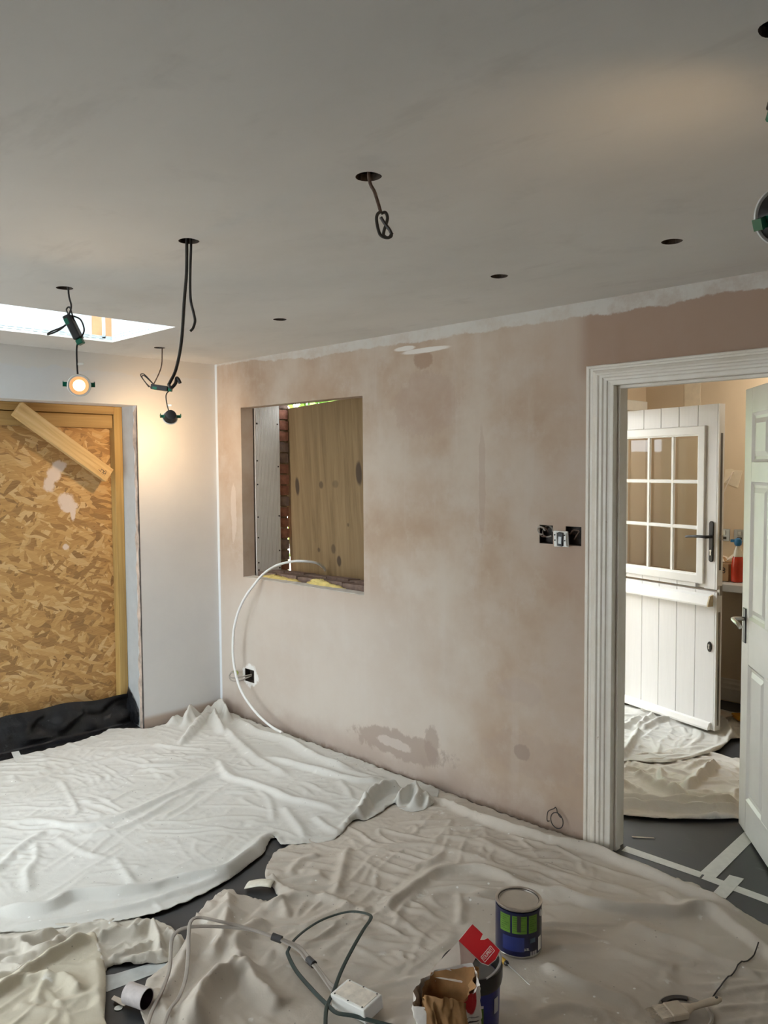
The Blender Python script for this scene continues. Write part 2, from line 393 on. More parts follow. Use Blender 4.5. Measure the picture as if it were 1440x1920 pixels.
tr = t.new('ShaderNodeBsdfTransparent'); gl = t.new('ShaderNodeBsdfGlossy'); gl.inputs['Roughness'].default_value = .03
fr = t.new('ShaderNodeFresnel'); mx = t.new('ShaderNodeMixShader'); gg = t.new('ShaderNodeNewGeometry'); t.l.new(t.math('MULTIPLY', fr.outputs[0], t.math('SUBTRACT', 1.0, gg.outputs['Backfacing'])), mx.inputs[0]); t.l.new(tr.outputs[0], mx.inputs[1]); t.l.new(gl.outputs[0], mx.inputs[2])
tr.inputs[0].default_value = (.94,.95,.94,1)
t.l.new(mx.outputs[0], t.n['Material Output'].inputs[0]); M_GLASS = t.m
t = NT('wood_grain_white'); n = t.noise(1,6,.6,t.mapc((60,60,3.5)),dist=.8); t.col(t.ramp(n,[(.3,(.84,.84,.835)),(.7,(.88,.88,.875))])); t.set(Roughness=.35); t.bump(n,.22,.002); M_UPVC = t.m
M_UPVCP = plain('white_upvc', (.88,.88,.86), .3, var=.02)
M_NAVY = plain('navy_tin_print', (.007,.010,.055), .28, var=.15)
M_LIME = plain('green_label_print', (.11,.24,.025), .4, var=.15, vscale=60)
M_RED = plain('red_card', (.52,.012,.016), .45, var=.08)
M_CREAM = plain('cream_paper', (.72,.64,.56), .8, var=.08, bump=.3, bscale=30)
M_KRAFT = plain('brown_kraft', (.36,.19,.075), .8, var=.25, vscale=18, bump=.5, bscale=25)
M_YELLOW = plain('yellow_handle', (.62,.36,.02), .35)
M_CARD = plain('corrugated_card', (.40,.25,.13), .8, var=.1)
M_INK = plain('dark_print', (.035,.03,.03), .6)
M_SLATE = plain('grey_underside', (.20,.20,.20), .6)
def emit(name, c, s):
    t = NT(name); t.col(c); t.b.inputs['Emission Color'].default_value = (*c,1); t.b.inputs['Emission Strength'].default_value = s; return t.m
M_LENS = emit('lit_lens', (1.0,.80,.50), 9)
M_GLOW = emit('lit_diffuser_rim', (1.0,.50,.20), .5)
# floor-plan coordinates (metres) of the dust sheets: outlines and fold lines
OUT_A = [(0.03,-1.95),(-0.007,-1.654),(-0.033,-1.474),(-0.034,-1.165),(-0.071,-0.861),(-0.126,-0.77),(-0.117,-0.731),(0.031,-0.603),(0.04,-0.46),(0.03,-0.25),(0.03,-0.12),(0.06,-0.03),(0.25,-0.02),(0.6,-0.03),(0.9,-0.025),(1.3,-0.018),(1.7,-0.02),(1.98,-0.015),(2.08,-0.05),(2.167,-0.215),(2.132,-0.319),(2.063,-0.334),(2.011,-0.314),(2.041,-0.441),(2.045,-0.545),(2.014,-0.592),(2.088,-0.774),(2.02,-0.899),(1.955,-0.977),(1.867,-0.946),(1.927,-1.033),(1.972,-1.092),(2.047,-1.307),(2.077,-1.512),(2.055,-1.712),(1.907,-1.951),(1.789,-2.12),(1.55,-2.5),(1.1,-2.75),(0.4,-2.6)]
OUT_B = [(1.95,-0.03),(2.1,-0.02),(2.4,-0.015),(2.7,-0.013),(2.88,-0.014),(2.91,-0.034),(3.02,-0.034),(3.096,-0.024),(3.15,-0.01),(3.3,-0.022),(3.413,-0.024),(3.554,-0.054),(3.736,-0.12),(3.897,-0.169),(4.15,-0.18),(4.3,-0.6),(4.2,-1.0),(3.9,-1.4),(3.5,-1.75),(3.1,-1.95),(2.75,-2.05),(2.685,-2.01),(2.597,-1.984),(2.514,-1.957),(2.44,-1.903),(2.397,-1.86),(2.367,-1.768),(2.303,-1.674),(2.244,-1.619),(2.165,-1.527),(2.118,-1.428),(2.096,-1.359),(2.188,-1.348),(2.274,-1.318),(2.317,-1.266),(2.228,-1.224),(2.143,-1.201),(2.06,-1.126),(1.993,-1.038),(1.99,-0.957),(2.017,-0.799),(1.982,-0.499),(1.96,-0.255)]
OUT_C = [(2.042,-1.885),(2.121,-1.906),(2.174,-1.92),(2.277,-1.955),(2.383,-2.004),(2.51,-2.071),(2.641,-2.144),(2.5,-2.5),(2.2,-2.6),(2.096,-2.463),(2.095,-2.325),(2.084,-2.224),(2.077,-2.091),(2.04,-1.964)]
OUT_D = [(1.652,-2.292),(1.764,-2.111),(1.869,-1.939),(2.012,-1.759),(2.093,-1.679),(2.182,-1.661),(2.301,-1.666),(2.34,-1.717),(2.365,-1.769),(2.305,-1.85),(2.247,-1.923),(2.265,-1.947),(2.228,-1.955),(2.133,-2.015),(2.159,-2.15),(2.167,-2.254),(2.078,-2.413)]
OUT_E = [(2.35,0.2),(2.75,0.24),(2.875,0.349),(2.96,0.399),(3.059,0.471),(3.208,0.6),(3.311,0.717),(3.5,0.93),(3.75,1.2),(3.6,1.55),(2.9,1.5),(2.4,1.45),(1.95,1.2),(1.9,0.4)]
OUT_F = [(2.527,0.801),(2.546,0.953),(2.57,1.046),(2.708,1.123),(2.811,1.374),(2.854,1.562),(2.876,1.869),(3.5,1.75),(3.45,2.1),(2.9,2.35),(2.45,2.3),(2.0,2.0),(1.9,1.3)]
RID_A = [([(0.855,-1.788),(0.956,-1.641),(1.146,-1.551),(1.191,-1.395),(1.167,-1.195),(1.127,-0.993),(1.067,-0.821),(1.062,-0.665)],0.026,0.07,0.03),([(1.224,-1.614),(1.299,-1.487),(1.286,-1.302),(1.189,-1.075),(1.138,-0.904)],0.018,0.05,0.03),([(1.325,-1.997),(1.281,-1.939),(1.172,-1.817),(1.099,-1.698),(1.084,-1.651)],0.022,0.04,0.03),([(1.144,-1.736),(1.324,-1.798),(1.416,-1.876),(1.58,-1.936)],0.018,0.03,0.03),([(1.167,-1.653),(1.409,-1.633),(1.553,-1.574)],0.012,0.04,0.03),([(1.542,-1.558),(1.743,-1.598),(1.864,-1.617)],0.014,0.03,0.03),([(1.595,-2.128),(1.637,-2.065),(1.724,-1.979),(1.757,-1.91),(1.734,-1.829),(1.831,-1.711),(1.903,-1.578),(1.926,-1.467),(2.006,-1.298),(1.946,-1.135),(1.871,-0.994),(1.839,-0.912)],0.042,0.055,0.03),([(1.757,-2.108),(1.855,-1.953),(1.956,-1.751),(2.004,-1.53),(2.019,-1.291),(1.912,-1.021)],0.022,0.03,0.022),([(0.846,-0.576),(1.121,-0.694),(1.268,-0.666),(1.431,-0.658),(1.588,-0.648),(1.742,-0.598),(1.906,-0.57)],0.028,0.06,0.025),([(1.011,-0.379),(1.232,-0.342),(1.441,-0.296),(1.677,-0.247),(1.785,-0.121)],0.032,0.07,0.018),([(1.581,-0.299),(1.72,-0.366),(1.836,-0.443)],0.014,0.03,0.03),([(1.635,-0.721),(1.882,-0.815),(2.016,-0.882)],0.018,0.04,0.03),([(0.354,-0.724),(0.55,-0.639),(0.698,-0.534)],0.022,0.04,0.03),([(0.503,-0.633),(0.352,-0.464),(0.174,-0.275),(0.062,-0.121)],0.05,0.03,0.03),([(0.457,-1.647),(0.438,-1.433),(0.394,-1.192),(0.429,-0.845),(0.431,-0.741)],0.016,0.05,0.04),([(0.492,-1.349),(0.967,-1.461),(0.984,-1.597)],0.012,0.03,0.03),([(1.295,-0.187),(1.565,-0.186),(1.787,-0.119)],0.02,0.04,0.02),([(0.305,-0.196),(0.634,-0.317),(0.996,-0.418),(1.356,-0.466)],0.03,0.05,0.04),([(0.272,-0.069),(0.621,-0.146),(0.911,-0.117),(1.275,-0.171),(1.618,-0.156)],0.035,0.05,0.05),([(1.37,-0.688),(1.542,-0.73),(1.755,-0.867)],0.012,0.03,0.02),([(1.85,-0.691),(1.984,-0.723),(2.07,-0.717)],0.02,0.03,0.03),([(1.83,-1.501),(1.794,-1.276),(1.72,-1.06)],0.008,0.06,0.05),([(0.622,-1.628),(0.722,-1.34),(0.778,-0.974)],0.008,0.06,0.05),([(0.791,-0.85),(0.819,-0.59),(0.779,-0.378)],0.01,0.05,0.04),([(1.949,-0.467),(1.906,-0.379),(1.884,-0.256),(1.913,-0.168)],0.085,0.03,0.028),([(2.025,-0.406),(2.035,-0.324),(2.004,-0.222),(1.965,-0.133)],0.08,0.028,0.022),([(1.945,-0.108),(2.022,-0.162),(2.097,-0.231),(2.111,-0.308)],0.075,0.03,0.025),([(2.056,-0.687),(2.014,-0.581),(1.978,-0.495),(1.928,-0.401)],0.07,0.035,0.025),([(2.103,-0.626),(2.095,-0.57),(2.091,-0.508),(2.095,-0.403)],0.055,0.025,0.02),([(2.061,-0.136),(2.138,-0.201),(2.204,-0.27)],0.055,0.03,0.02),([(0.202,-0.411),(0.069,-0.278),(-0.009,-0.18),(0.068,-0.106)],0.115,0.03,0.04),([(0.057,-0.116),(0.091,-0.048),(0.316,-0.156)],0.115,0.03,0.03),([(0.112,-0.123),(0.283,-0.222),(0.506,-0.313)],0.08,0.03,0.03),([(0.091,-0.451),(0.031,-0.349),(0.051,-0.296),(0.197,-0.333)],0.07,0.035,0.03),([(0.409,-0.509),(0.316,-0.395),(0.171,-0.241)],0.055,0.03,0.02)]
KNB_A = [((1.915,-0.975),0.045,0.03)]
RID_B = [([(2.05,-0.112),(2.219,-0.141),(2.369,-0.159),(2.553,-0.151),(2.751,-0.125),(2.866,-0.1),(2.951,-0.073),(3.108,-0.069),(3.285,-0.085),(3.514,-0.107),(3.738,-0.176)],0.052,0.035,0.018),([(2.686,-1.074),(2.661,-0.984),(2.646,-0.888),(2.628,-0.778),(2.628,-0.661),(2.708,-0.558),(2.823,-0.526),(2.93,-0.528),(3.054,-0.51),(3.153,-0.473)],0.034,0.06,0.03),([(2.462,-1.103),(2.383,-1.007),(2.302,-0.912),(2.195,-0.771)],0.022,0.04,0.03),([(2.983,-0.512),(3.11,-0.477),(3.23,-0.44),(3.335,-0.384),(3.458,-0.304),(3.538,-0.19),(3.641,-0.233),(3.805,-0.31),(3.927,-0.37)],0.046,0.08,0.014),([(3.359,-0.452),(3.481,-0.467),(3.553,-0.438),(3.651,-0.449),(3.76,-0.446),(3.864,-0.471)],0.02,0.06,0.05),([(3.272,-0.89),(3.378,-0.896),(3.49,-0.882),(3.581,-0.881),(3.668,-0.881)],0.026,0.05,0.03),([(3.479,-0.959),(3.553,-0.971),(3.621,-1.011)],0.016,0.04,0.03),([(3.397,-0.646),(3.531,-0.635),(3.633,-0.609)],0.012,0.05,0.03),([(3.351,-0.173),(3.407,-0.207),(3.473,-0.201),(3.522,-0.126)],0.02,0.03,0.025),([(3.407,-0.207),(3.452,-0.248),(3.503,-0.224)],0.018,0.02,0.02),([(2.579,-1.62),(2.604,-1.696),(2.625,-1.784),(2.672,-1.843),(2.739,-1.9)],0.085,0.05,0.06),([(2.579,-1.62),(2.657,-1.643),(2.724,-1.661),(2.798,-1.658),(2.85,-1.652)],0.06,0.06,0.035),([(2.48,-1.675),(2.446,-1.64),(2.398,-1.576),(2.326,-1.509),(2.222,-1.426),(2.142,-1.384)],0.05,0.035,0.03),([(2.579,-1.62),(2.486,-1.584),(2.439,-1.54),(2.417,-1.468),(2.408,-1.389)],0.045,0.05,0.05),([(2.28,-1.627),(2.367,-1.701),(2.473,-1.805),(2.545,-1.886)],0.035,0.04,0.03),([(2.342,-1.34),(2.34,-1.288),(2.368,-1.206),(2.44,-1.158),(2.528,-1.125),(2.597,-1.126)],0.032,0.045,0.022),([(2.262,-1.255),(2.355,-1.274),(2.458,-1.329)],0.022,0.03,0.03),([(2.206,-1.132),(2.138,-1.02),(2.144,-0.906)],0.018,0.04,0.03),([(2.151,-1.185),(2.244,-1.215),(2.368,-1.206)],0.03,0.03,0.03),([(2.935,-1.349),(2.95,-1.212),(2.976,-1.078),(2.955,-0.938)],0.01,0.05,0.04),([(2.542,-1.345),(2.543,-1.245),(2.574,-1.112),(2.664,-1.086)],0.016,0.05,0.03),([(2.775,-0.739),(2.866,-0.825),(2.933,-0.911)],0.016,0.03,0.02),([(2.721,-1.396),(2.702,-1.281),(2.71,-1.131)],0.012,0.04,0.04),([(3.033,-1.577),(3.073,-1.436),(3.132,-1.306),(3.386,-1.091)],0.018,0.05,0.05),([(3.414,-1.132),(3.456,-1.021),(3.517,-0.997),(3.611,-0.972)],0.02,0.04,0.03),([(2.291,-0.79),(2.353,-0.588),(2.539,-0.477),(2.835,-0.452),(2.986,-0.366)],0.014,0.06,0.05),([(2.489,-0.306),(2.751,-0.338),(3.017,-0.336),(3.2,-0.275),(3.392,-0.254)],0.016,0.07,0.05),([(2.54,-1.441),(2.669,-1.447),(2.77,-1.39)],0.014,0.03,0.03),([(2.473,-1.883),(2.556,-1.911),(2.668,-1.938)],0.03,0.03,0.03),([(2.604,-1.864),(2.654,-1.884),(2.743,-1.928)],0.03,0.03,0.03)]
KNB_B = [((2.624,-1.651),0.085,0.05),((2.246,-1.458),0.05,0.06),((2.267,-1.271),0.035,0.05)]
RID_C = [([(2.081,-1.903),(2.108,-2.022),(2.134,-2.14),(2.172,-2.255),(2.18,-2.352)],0.05,0.02,0.05),([(2.147,-1.983),(2.154,-2.06),(2.162,-2.151),(2.169,-2.221)],-0.02,0.03,0.03),([(2.165,-2.186),(2.181,-2.124),(2.217,-2.104),(2.248,-2.074),(2.359,-2.07)],0.035,0.03,0.03),([(2.305,-2.194),(2.242,-2.149),(2.213,-2.12)],0.02,0.02,0.025),([(2.343,-2.157),(2.373,-2.085),(2.394,-2.016)],0.015,0.03,0.03),([(2.26,-2.238),(2.344,-2.19),(2.403,-2.149)],0.012,0.03,0.03),([(2.201,-1.951),(2.318,-1.998),(2.473,-2.063)],0.014,0.04,0.03)]
KNB_C = []
RID_D = [([(1.839,-2.243),(1.896,-2.157),(1.936,-2.081),(1.951,-2.012),(1.935,-1.967)],0.055,0.03,0.025),([(1.916,-2.11),(1.989,-2.083),(2.016,-2.039),(1.972,-1.963)],0.04,0.02,0.02),([(2.067,-2.284),(2.082,-2.223),(2.098,-2.143),(2.09,-2.06),(2.057,-1.971)],0.045,0.03,0.018),([(2.083,-1.9),(2.109,-1.828),(2.151,-1.768),(2.138,-1.703)],0.055,0.03,0.025),([(2.138,-1.703),(2.238,-1.738),(2.321,-1.782)],0.06,0.02,0.018),([(2.233,-1.919),(2.24,-1.835),(2.244,-1.755)],0.035,0.03,0.02),([(2.269,-1.933),(2.286,-1.859),(2.329,-1.782),(2.338,-1.751)],0.035,0.03,0.018),([(2.211,-1.695),(2.298,-1.702),(2.332,-1.691)],0.045,0.025,0.02),([(2.095,-1.902),(2.185,-1.925),(2.266,-1.949)],0.03,0.02,0.02),([(1.967,-2.182),(2.014,-2.093),(2.033,-2.008)],0.025,0.03,0.02),([(1.949,-1.953),(1.985,-1.87),(2.059,-1.782)],0.03,0.02,0.02)]
KNB_D = []
RID_E = [([(2.862,0.322),(2.965,0.389),(3.081,0.478),(3.323,0.723)],0.05,0.035,0.016),([(2.815,0.405),(2.908,0.496),(3.034,0.576),(3.171,0.684),(3.287,0.814)],0.065,0.04,0.018),([(2.759,0.504),(2.934,0.611),(3.031,0.697),(3.255,0.897)],0.055,0.04,0.022),([(2.67,0.889),(2.848,0.812),(2.998,0.738)],0.05,0.03,0.03),([(2.752,1.034),(2.834,0.869),(2.943,0.778),(3.066,0.74)],0.055,0.03,0.02),([(2.972,0.854),(2.958,1.042),(2.944,1.243),(2.931,1.344)],0.06,0.05,0.025),([(2.673,0.713),(2.779,0.686),(2.909,0.604)],0.045,0.03,0.02),([(2.616,0.815),(2.618,0.927),(2.73,0.925)],0.03,0.03,0.02),([(2.849,1.151),(2.849,1.287),(2.924,1.36)],0.03,0.03,0.02),([(2.727,0.615),(2.807,0.579),(2.871,0.567)],0.03,0.02,0.02)]
KNB_E = []
RID_F = [([(2.543,0.887),(2.593,1.004),(2.722,1.095),(2.823,1.345),(2.891,1.829)],0.035,0.05,0.012),([(2.514,0.997),(2.448,1.241),(2.35,1.557)],0.05,0.03,0.03),([(2.328,1.565),(2.264,1.904)],0.05,0.03,0.03),([(2.372,1.549),(2.356,1.833),(2.51,1.889)],0.04,0.04,0.03),([(2.62,2.12),(2.779,1.9),(2.87,1.715)],0.06,0.03,0.03),([(2.913,1.385),(2.907,1.585),(2.929,1.733)],0.03,0.03,0.03),([(2.254,1.464),(2.25,1.608),(2.217,1.81)],0.04,0.03,0.03),([(2.693,1.352),(2.632,1.551),(2.613,1.739)],0.008,0.03,0.03),([(2.403,1.197),(2.401,1.328)],0.02,0.03,0.03)]
KNB_F = []
STRAP = [(3.036,-1.642,0.03),(2.957,-1.57,0.03),(2.926,-1.515,0.04),(2.886,-1.445,0.06),(2.849,-1.364,0.08),(2.807,-1.275,0.09),(2.772,-1.203,0.09),(2.745,-1.19,0.09),(2.685,-1.2,0.08),(2.645,-1.229,0.07),(2.615,-1.293,0.06),(2.608,-1.362,0.05),(2.628,-1.433,0.05),(2.652,-1.478,0.045),(2.668,-1.493,0.04),(2.751,-1.524,0.035),(2.856,-1.544,0.03),(2.951,-1.559,0.03),(2.997,-1.562,0.03),(3.038,-1.538,0.03),(3.086,-1.517,0.03),(3.165,-1.482,0.03)]
GCAB_A = [(2.676,-2.03,0.03),(2.586,-1.954,0.03),(2.531,-1.887,0.04),(2.462,-1.822,0.05),(2.388,-1.774,0.07),(2.368,-1.753,0.09),(2.366,-1.72,0.1),(2.391,-1.672,0.1),(2.445,-1.599,0.09),(2.511,-1.534,0.08),(2.582,-1.495,0.07),(2.619,-1.47,0.06),(2.671,-1.449,0.05),(2.735,-1.459,0.045),(2.78,-1.469,0.045),(2.836,-1.482,0.04),(2.89,-1.495,0.04),(2.915,-1.489,0.04),(2.926,-1.47,0.045)]
GCAB_B = [(2.709,-1.997,0.03),(2.635,-1.923,0.03),(2.602,-1.871,0.04),(2.549,-1.815,0.05),(2.47,-1.757,0.07),(2.407,-1.716,0.1),(2.377,-1.688,0.12),(2.379,-1.654,0.12),(2.431,-1.611,0.11),(2.48,-1.556,0.09),(2.568,-1.507,0.075),(2.631,-1.479,0.065),(2.688,-1.462,0.05),(2.743,-1.473,0.045),(2.789,-1.476,0.045),(2.854,-1.492,0.04),(2.909,-1.506,0.035),(2.94,-1.512,0.035),(2.957,-1.502,0.035)]
SEAM_B = [(3.771,-0.304),(3.77,-0.382),(3.768,-0.426),(3.765,-0.482),(3.765,-0.561),(3.767,-0.631),(3.767,-0.714)]
# ------------------------------------------------------------------ room shell
H = 2.4
def struct(name, mb, m, label, cat, parent=None, **k):
    o = build(name, mb, m, parent, **k)
    return tag(o, label, cat, kind='structure') if parent is None else o
struct('floor', MB().box(-.30,6.05,-5.05,2.75,-.12,0), M_FLOOR, 'dark grey protective membrane floor running under the dust sheets', 'floor')

LAMP_HOLES = [(.452,-.672),(1.655,-.71),(2.916,-.65),(3.581,-.627),(1.623,-1.743),(2.535,-1.742),(3.332,-1.725),(4.288,-1.712)]
def holed_sheet(x0,x1,y0,y1,z0,z1,circles,rects):
    bm = bmesh.new(); loops = []
    def ring(pts):
        vs_ = [bm.verts.new((a,b,z0)) for a,b in pts]
        for i in range(len(vs_)): bm.edges.new((vs_[i],vs_[(i+1)%len(vs_)]))
    ring([(x0,y0),(x1,y0),(x1,y1),(x0,y1)])
    for cx,cy,r in circles:
        ring([(cx+r*(1+.05*math.sin(3*a+cx*9))*math.cos(a), cy+r*(1+.05*math.cos(2*a+cy*7))*math.sin(a)) for a in [2*math.pi*i/22 for i in range(22)]])
    for a0,a1,b0,b1 in rects: ring([(a0,b0),(a1,b0),(a1,b1),(a0,b1)])
    bmesh.ops.triangle_fill(bm, use_beauty=True, use_dissolve=False, edges=bm.edges[:])
    r = bmesh.ops.extrude_face_region(bm, geom=bm.faces[:])
    bmesh.ops.translate(bm, vec=(0,0,z1-z0), verts=[g for g in r['geom'] if isinstance(g,bmesh.types.BMVert)])
    bm.verts.index_update(); mb = MB(); mb.v = [tuple(v.co) for v in bm.verts]; mb.f = [tuple(v.index for v in f.verts) for f in bm.faces]; bm.free()
    return mb
SKX0,SKX1,SKY0,SKY1 = .455,1.14,-4.3,-.968
struct('ceiling', holed_sheet(-.0,6.0,-5.0,0.0,H,H+.018,[(a,b,.033) for a,b in LAMP_HOLES],[(SKX0,SKX1,SKY0,SKY1)]), [M_CEIL, plain('dirty_shaded_edge',(.075,.055,.042),.9,var=.5,vscale=60)],
       'skimmed off-white plasterboard ceiling with round lamp cut-outs', 'ceiling')
for p_ in bpy.data.objects['ceiling'].data.polygons:      # cut edges of the lamp holes: dirt and shade in one dark brown
    if abs(p_.normal.z) < .5 and any((p_.center.x-a)**2+(p_.center.y-b)**2 < .06**2 for a,b in LAMP_HOLES): p_.material_index = 1
struct('ceiling_roof_deck', slab('z',-.3,6.05,-5.05,.45,2.66,2.78,[(SKX0,SKX1,SKY0,SKY1)]), M_DARK, 'roof deck above the ceiling void, coloured near-black for shade', 'roof')  # painted near-black so the ceiling holes look unlit

WIN = (.30,1.475,.965,2.09)
SOCKS = [(.300,.405,.262,.348),(2.655,2.728,1.335,1.420),(2.795,2.875,1.335,1.420)]
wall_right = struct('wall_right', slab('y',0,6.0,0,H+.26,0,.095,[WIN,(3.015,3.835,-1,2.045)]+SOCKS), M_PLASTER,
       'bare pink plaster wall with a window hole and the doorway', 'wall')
wall_far = struct('wall_far', slab('x',-5.0,.1,0,H+.26,-.25,0,[(-3.05,-.583,-1,2.095)]), M_MIST, 'white mist-coated wall around the boarded-up opening', 'wall')
struct('wall_near', slab('x',-5.0,.1,0,H+.26,6.0,6.1,[]), M_MIST, 'plain pale wall behind the viewer', 'wall')
struct('wall_left', slab('y',-.25,6.1,0,H+.26,-5.1,-5.0,[(.1,2.1,.05,2.15)]), M_MIST, 'plain pale wall facing the bare plaster wall', 'wall')
w3 = empty('added_window', (1.1,-5.05,.05), label='unseen glazed doors added behind the viewer to let more daylight in', cat='window', kind='structure')  # added out of view as an extra daylight source for the room
for k in range(2):
    a0 = .1+1.0*k
    build('sash', slab('y',a0,a0+1.0,.05,2.15,-5.08,-5.02,[(a0+.05,a0+.95,.11,2.09)]), M_UPVCP, w3)
    build('pane', MB().box(a0+.05,a0+.95,-5.053,-5.047,.11,2.09), M_GLASS, w3)
# exposed reveal of the boarded opening
mb = MB(); rr = random.Random(3); zs = [i*.05 for i in range(43)]
L = [(-.052+rr.uniform(-.012,.014), z) for z in zs if z <= 2.085]
poly = [(-.004,0.0)]+[(-.004,2.09)]+[(a,b) for a,b in reversed(L)]
mb.prism(poly, -.586,-.583,'y'); build('torn_plaster_edge', mb, plain('torn_plaster',(.55,.45,.38),.9,var=.3,vscale=20,bump=.5), wall_far)
mb = MB(); L = [(-.012+rr.uniform(-.006,.004), z) for z in zs if z <= 2.085]
mb.prism([(.0005,0)]+[(.0005,2.095)]+[(a,b) for a,b in reversed(L)], -.5875,-.5835,'y'); build('dark_edge_bead', mb, plain('grimy_bead',(.10,.09,.085),.8,var=.4,vscale=25), wall_far)
build('reveal_board', MB().box(-.215,-.055,-.5845,-.5832,0,2.094), plain('grey_primer_board',(.46,.49,.51),.6,var=.06), wall_far)

# utility room beyond the doorway
struct('wall_utility_left', slab('x',.415,2.75,0,H,1.50,1.80,[(1.10,2.025,-1,2.12)]), M_UTIL, 'beige wall beside the open back door', 'wall')
struct('wall_utility_back', slab('y',1.50,4.7,0,H,2.65,2.75,[]), M_UTIL, 'beige wall above the worktop', 'wall')
struct('wall_utility_right', slab('x',.10,2.65,0,H,4.6,4.7,[]), M_UTIL, 'beige end wall of the utility room', 'wall')
struct('wall_utility_near', slab('y',1.80,4.6,0,H,.097,.112,[(3.015,3.835,-1,2.045)]), M_UTIL, 'utility side of the doorway wall', 'wall')
struct('ceiling_utility', MB().box(1.50,4.7,.098,2.75,H,H+.05), M_CEIL, 'white ceiling of the utility room', 'ceiling')
mb = MB()
prof = [(0,0),(.018,0),(.018,.085),(.014,.10),(.012,.12),(.006,.135),(.004,.15),(0,.155)]
mb.prism([(2.65-a,.012+b) for a,b in prof], 1.81,4.59,'x'); struct('baseboard_utility', mb, M_ARCH, 'white moulded skirting board along the utility wall', 'skirting')
# filler patches on the utility walls
u = bpy.data.objects['wall_utility_back']
pts = [(2.40,1.57),(2.41,1.66),(2.45,1.665),(2.47,1.655),(2.53,1.65),(2.50,1.53),(2.455,1.545)]
build('filler_patch', MB().prism(pts,2.6475,2.65,'y'), M_PATCH, u)
build('filler_patch', MB().prism([(2.105,2.0),(2.10,2.395),(2.23,2.395),(2.22,2.2),(2.235,2.05),(2.22,1.99)],2.6475,2.65,'y'), M_PATCH, u)

# ------------------------------------------------------------------ window opening in the plaster wall
w1 = empty('window_1', (.30,.1,.965), label='unfinished window opening with ribbed cavity board and bare brick edge', cat='window opening', kind='structure')
build('block_leaf', slab('y',-.25,1.79,0,H+.2,.107,.312,[(.299,1.476,.93,2.18)]), plain('dusty_block',(.34,.31,.28),.9,var=.2,bump=.4), w1)
build('outer_leaf', slab('y',-.25,1.79,0,H+.2,.313,.388,[(.285,1.476,.90,2.18)]), M_MORTAR, w1)
cl = build('cavity_board', MB().box(.2985,.306,.107,.312,.962,2.175), M_CLOSER, w1)
scr = MB().lathe([(.0,.0),(.0055,.0),(.0055,.003),(.002,.004)],10)
def place(me_o, name, parent, M):
    o = bpy.data.objects.new(name, me_o); C.objects.link(o); o.parent = parent
    o.matrix_local = root_matrix(parent).inverted() @ M; return o
so = build('screw', scr, M_INK, cl, world=False); so.matrix_local = root_matrix(cl).inverted() @ (Matrix.Translation((.306,.122,1.99)) @ Matrix.Rotation(math.pi/2,4,'Y'))
for y,z in [(.295,1.99),(.122,1.74),(.122,1.58),(.298,1.70),(.122,1.36),(.30,1.36),(.122,1.22),(.30,1.12),(.122,1.05),(.30,1.0),(.122,1.0)]:
    place(so.data,'screw',cl, Matrix.Translation((.306,y,z)) @ Matrix.Rotation(math.pi/2,4,'Y'))
# bricks of the jamb and of the sill, one by one
bks = []
for v in range(3):
    b = MB().box(-.05,.05,-.040,.040,-.0325,.0325); r2 = random.Random(v)
    b.v = [tuple(c+r2.uniform(-.003,.003) for c in p) for p in b.v]; bks.append((b, M_BRICK if v != 1 else M_BRICKD))
meshes = []
for i,(b,m) in enumerate(bks):
    o = build('brick', b, m, w1, world=False); meshes.append(o.data); bpy.data.objects.remove(o)
z = .935; k = 0
while z < 2.17:
    place(meshes[(k*2+k//3)%3], 'brick', w1, Matrix.Translation((.252+rnd.uniform(-.004,.002),.352+rnd.uniform(-.002,.002),z)) @ Matrix.Rotation(rnd.uniform(-.02,.02),4,'X')); z += .075; k += 1
sb = MB().box(-.103,.103,-.05,.05,-.0325,.0325); r2 = random.Random(11); sb.v = [tuple(c+r2.uniform(-.005,.005) for c in p) for p in sb.v]
o = build('brick', sb, M_BRICKD, w1, world=False); sm = o.data; bpy.data.objects.remove(o)
for row,(yy,x0) in enumerate(((.165,.40),(.275,.34))):
    for i in range(6):
        x = x0+i*.217
        if x > 1.44: break
        place(sm,'brick',w1, Matrix.Translation((x,yy,.957+rnd.uniform(-.004,.006))) @ Matrix.Rotation(rnd.uniform(-.03,.03),4,'Z'))
build('sill_mortar', MB().box(.30,1.475,.108,.388,.90,.950), M_MORTAR, w1)
def blob(name, cx,cy,cz, sx,sy,sz, m, parent, seed, rings=8, n=14):
    r3 = random.Random(seed); mb = MB(); vs_ = []; fs_ = []
    for i in range(rings+1):
        a = math.pi/2*i/rings
        for j in range(n):
            t_ = 2*math.pi*j/n; q = 1+r3.uniform(-.22,.22)
            vs_.append((cx+sx*math.cos(a)*math.cos(t_)*q, cy+sy*math.cos(a)*math.sin(t_)*q, cz+sz*math.sin(a)*(1+r3.uniform(-.2,.2))))
    for i in range(rings):
        for j in range(n): fs_.append((i*n+j, i*n+(j+1)%n, (i+1)*n+(j+1)%n, (i+1)*n+j))
    fs_.append(tuple(range(n-1,-1,-1))); fs_.append(tuple(rings*n+j for j in range(n)))
    mb.add(vs_,fs_); return build(name, mb, m, parent, smooth='all')
for i,(cx,sx,sz) in enumerate([(.52,.16,.03),(.70,.08,.022),(.98,.12,.045),(1.10,.10,.025),(1.43,.07,.015)]):
    blob('foam_bead', cx,.100,.955, sx,.030,sz, M_FOAM, w1, i)
build('sill_trim', MB().box(.305,1.47,.004,.088,.963,.9675), plain('grubby_sill',(.62,.60,.56),.8,var=.2,vscale=18), w1)
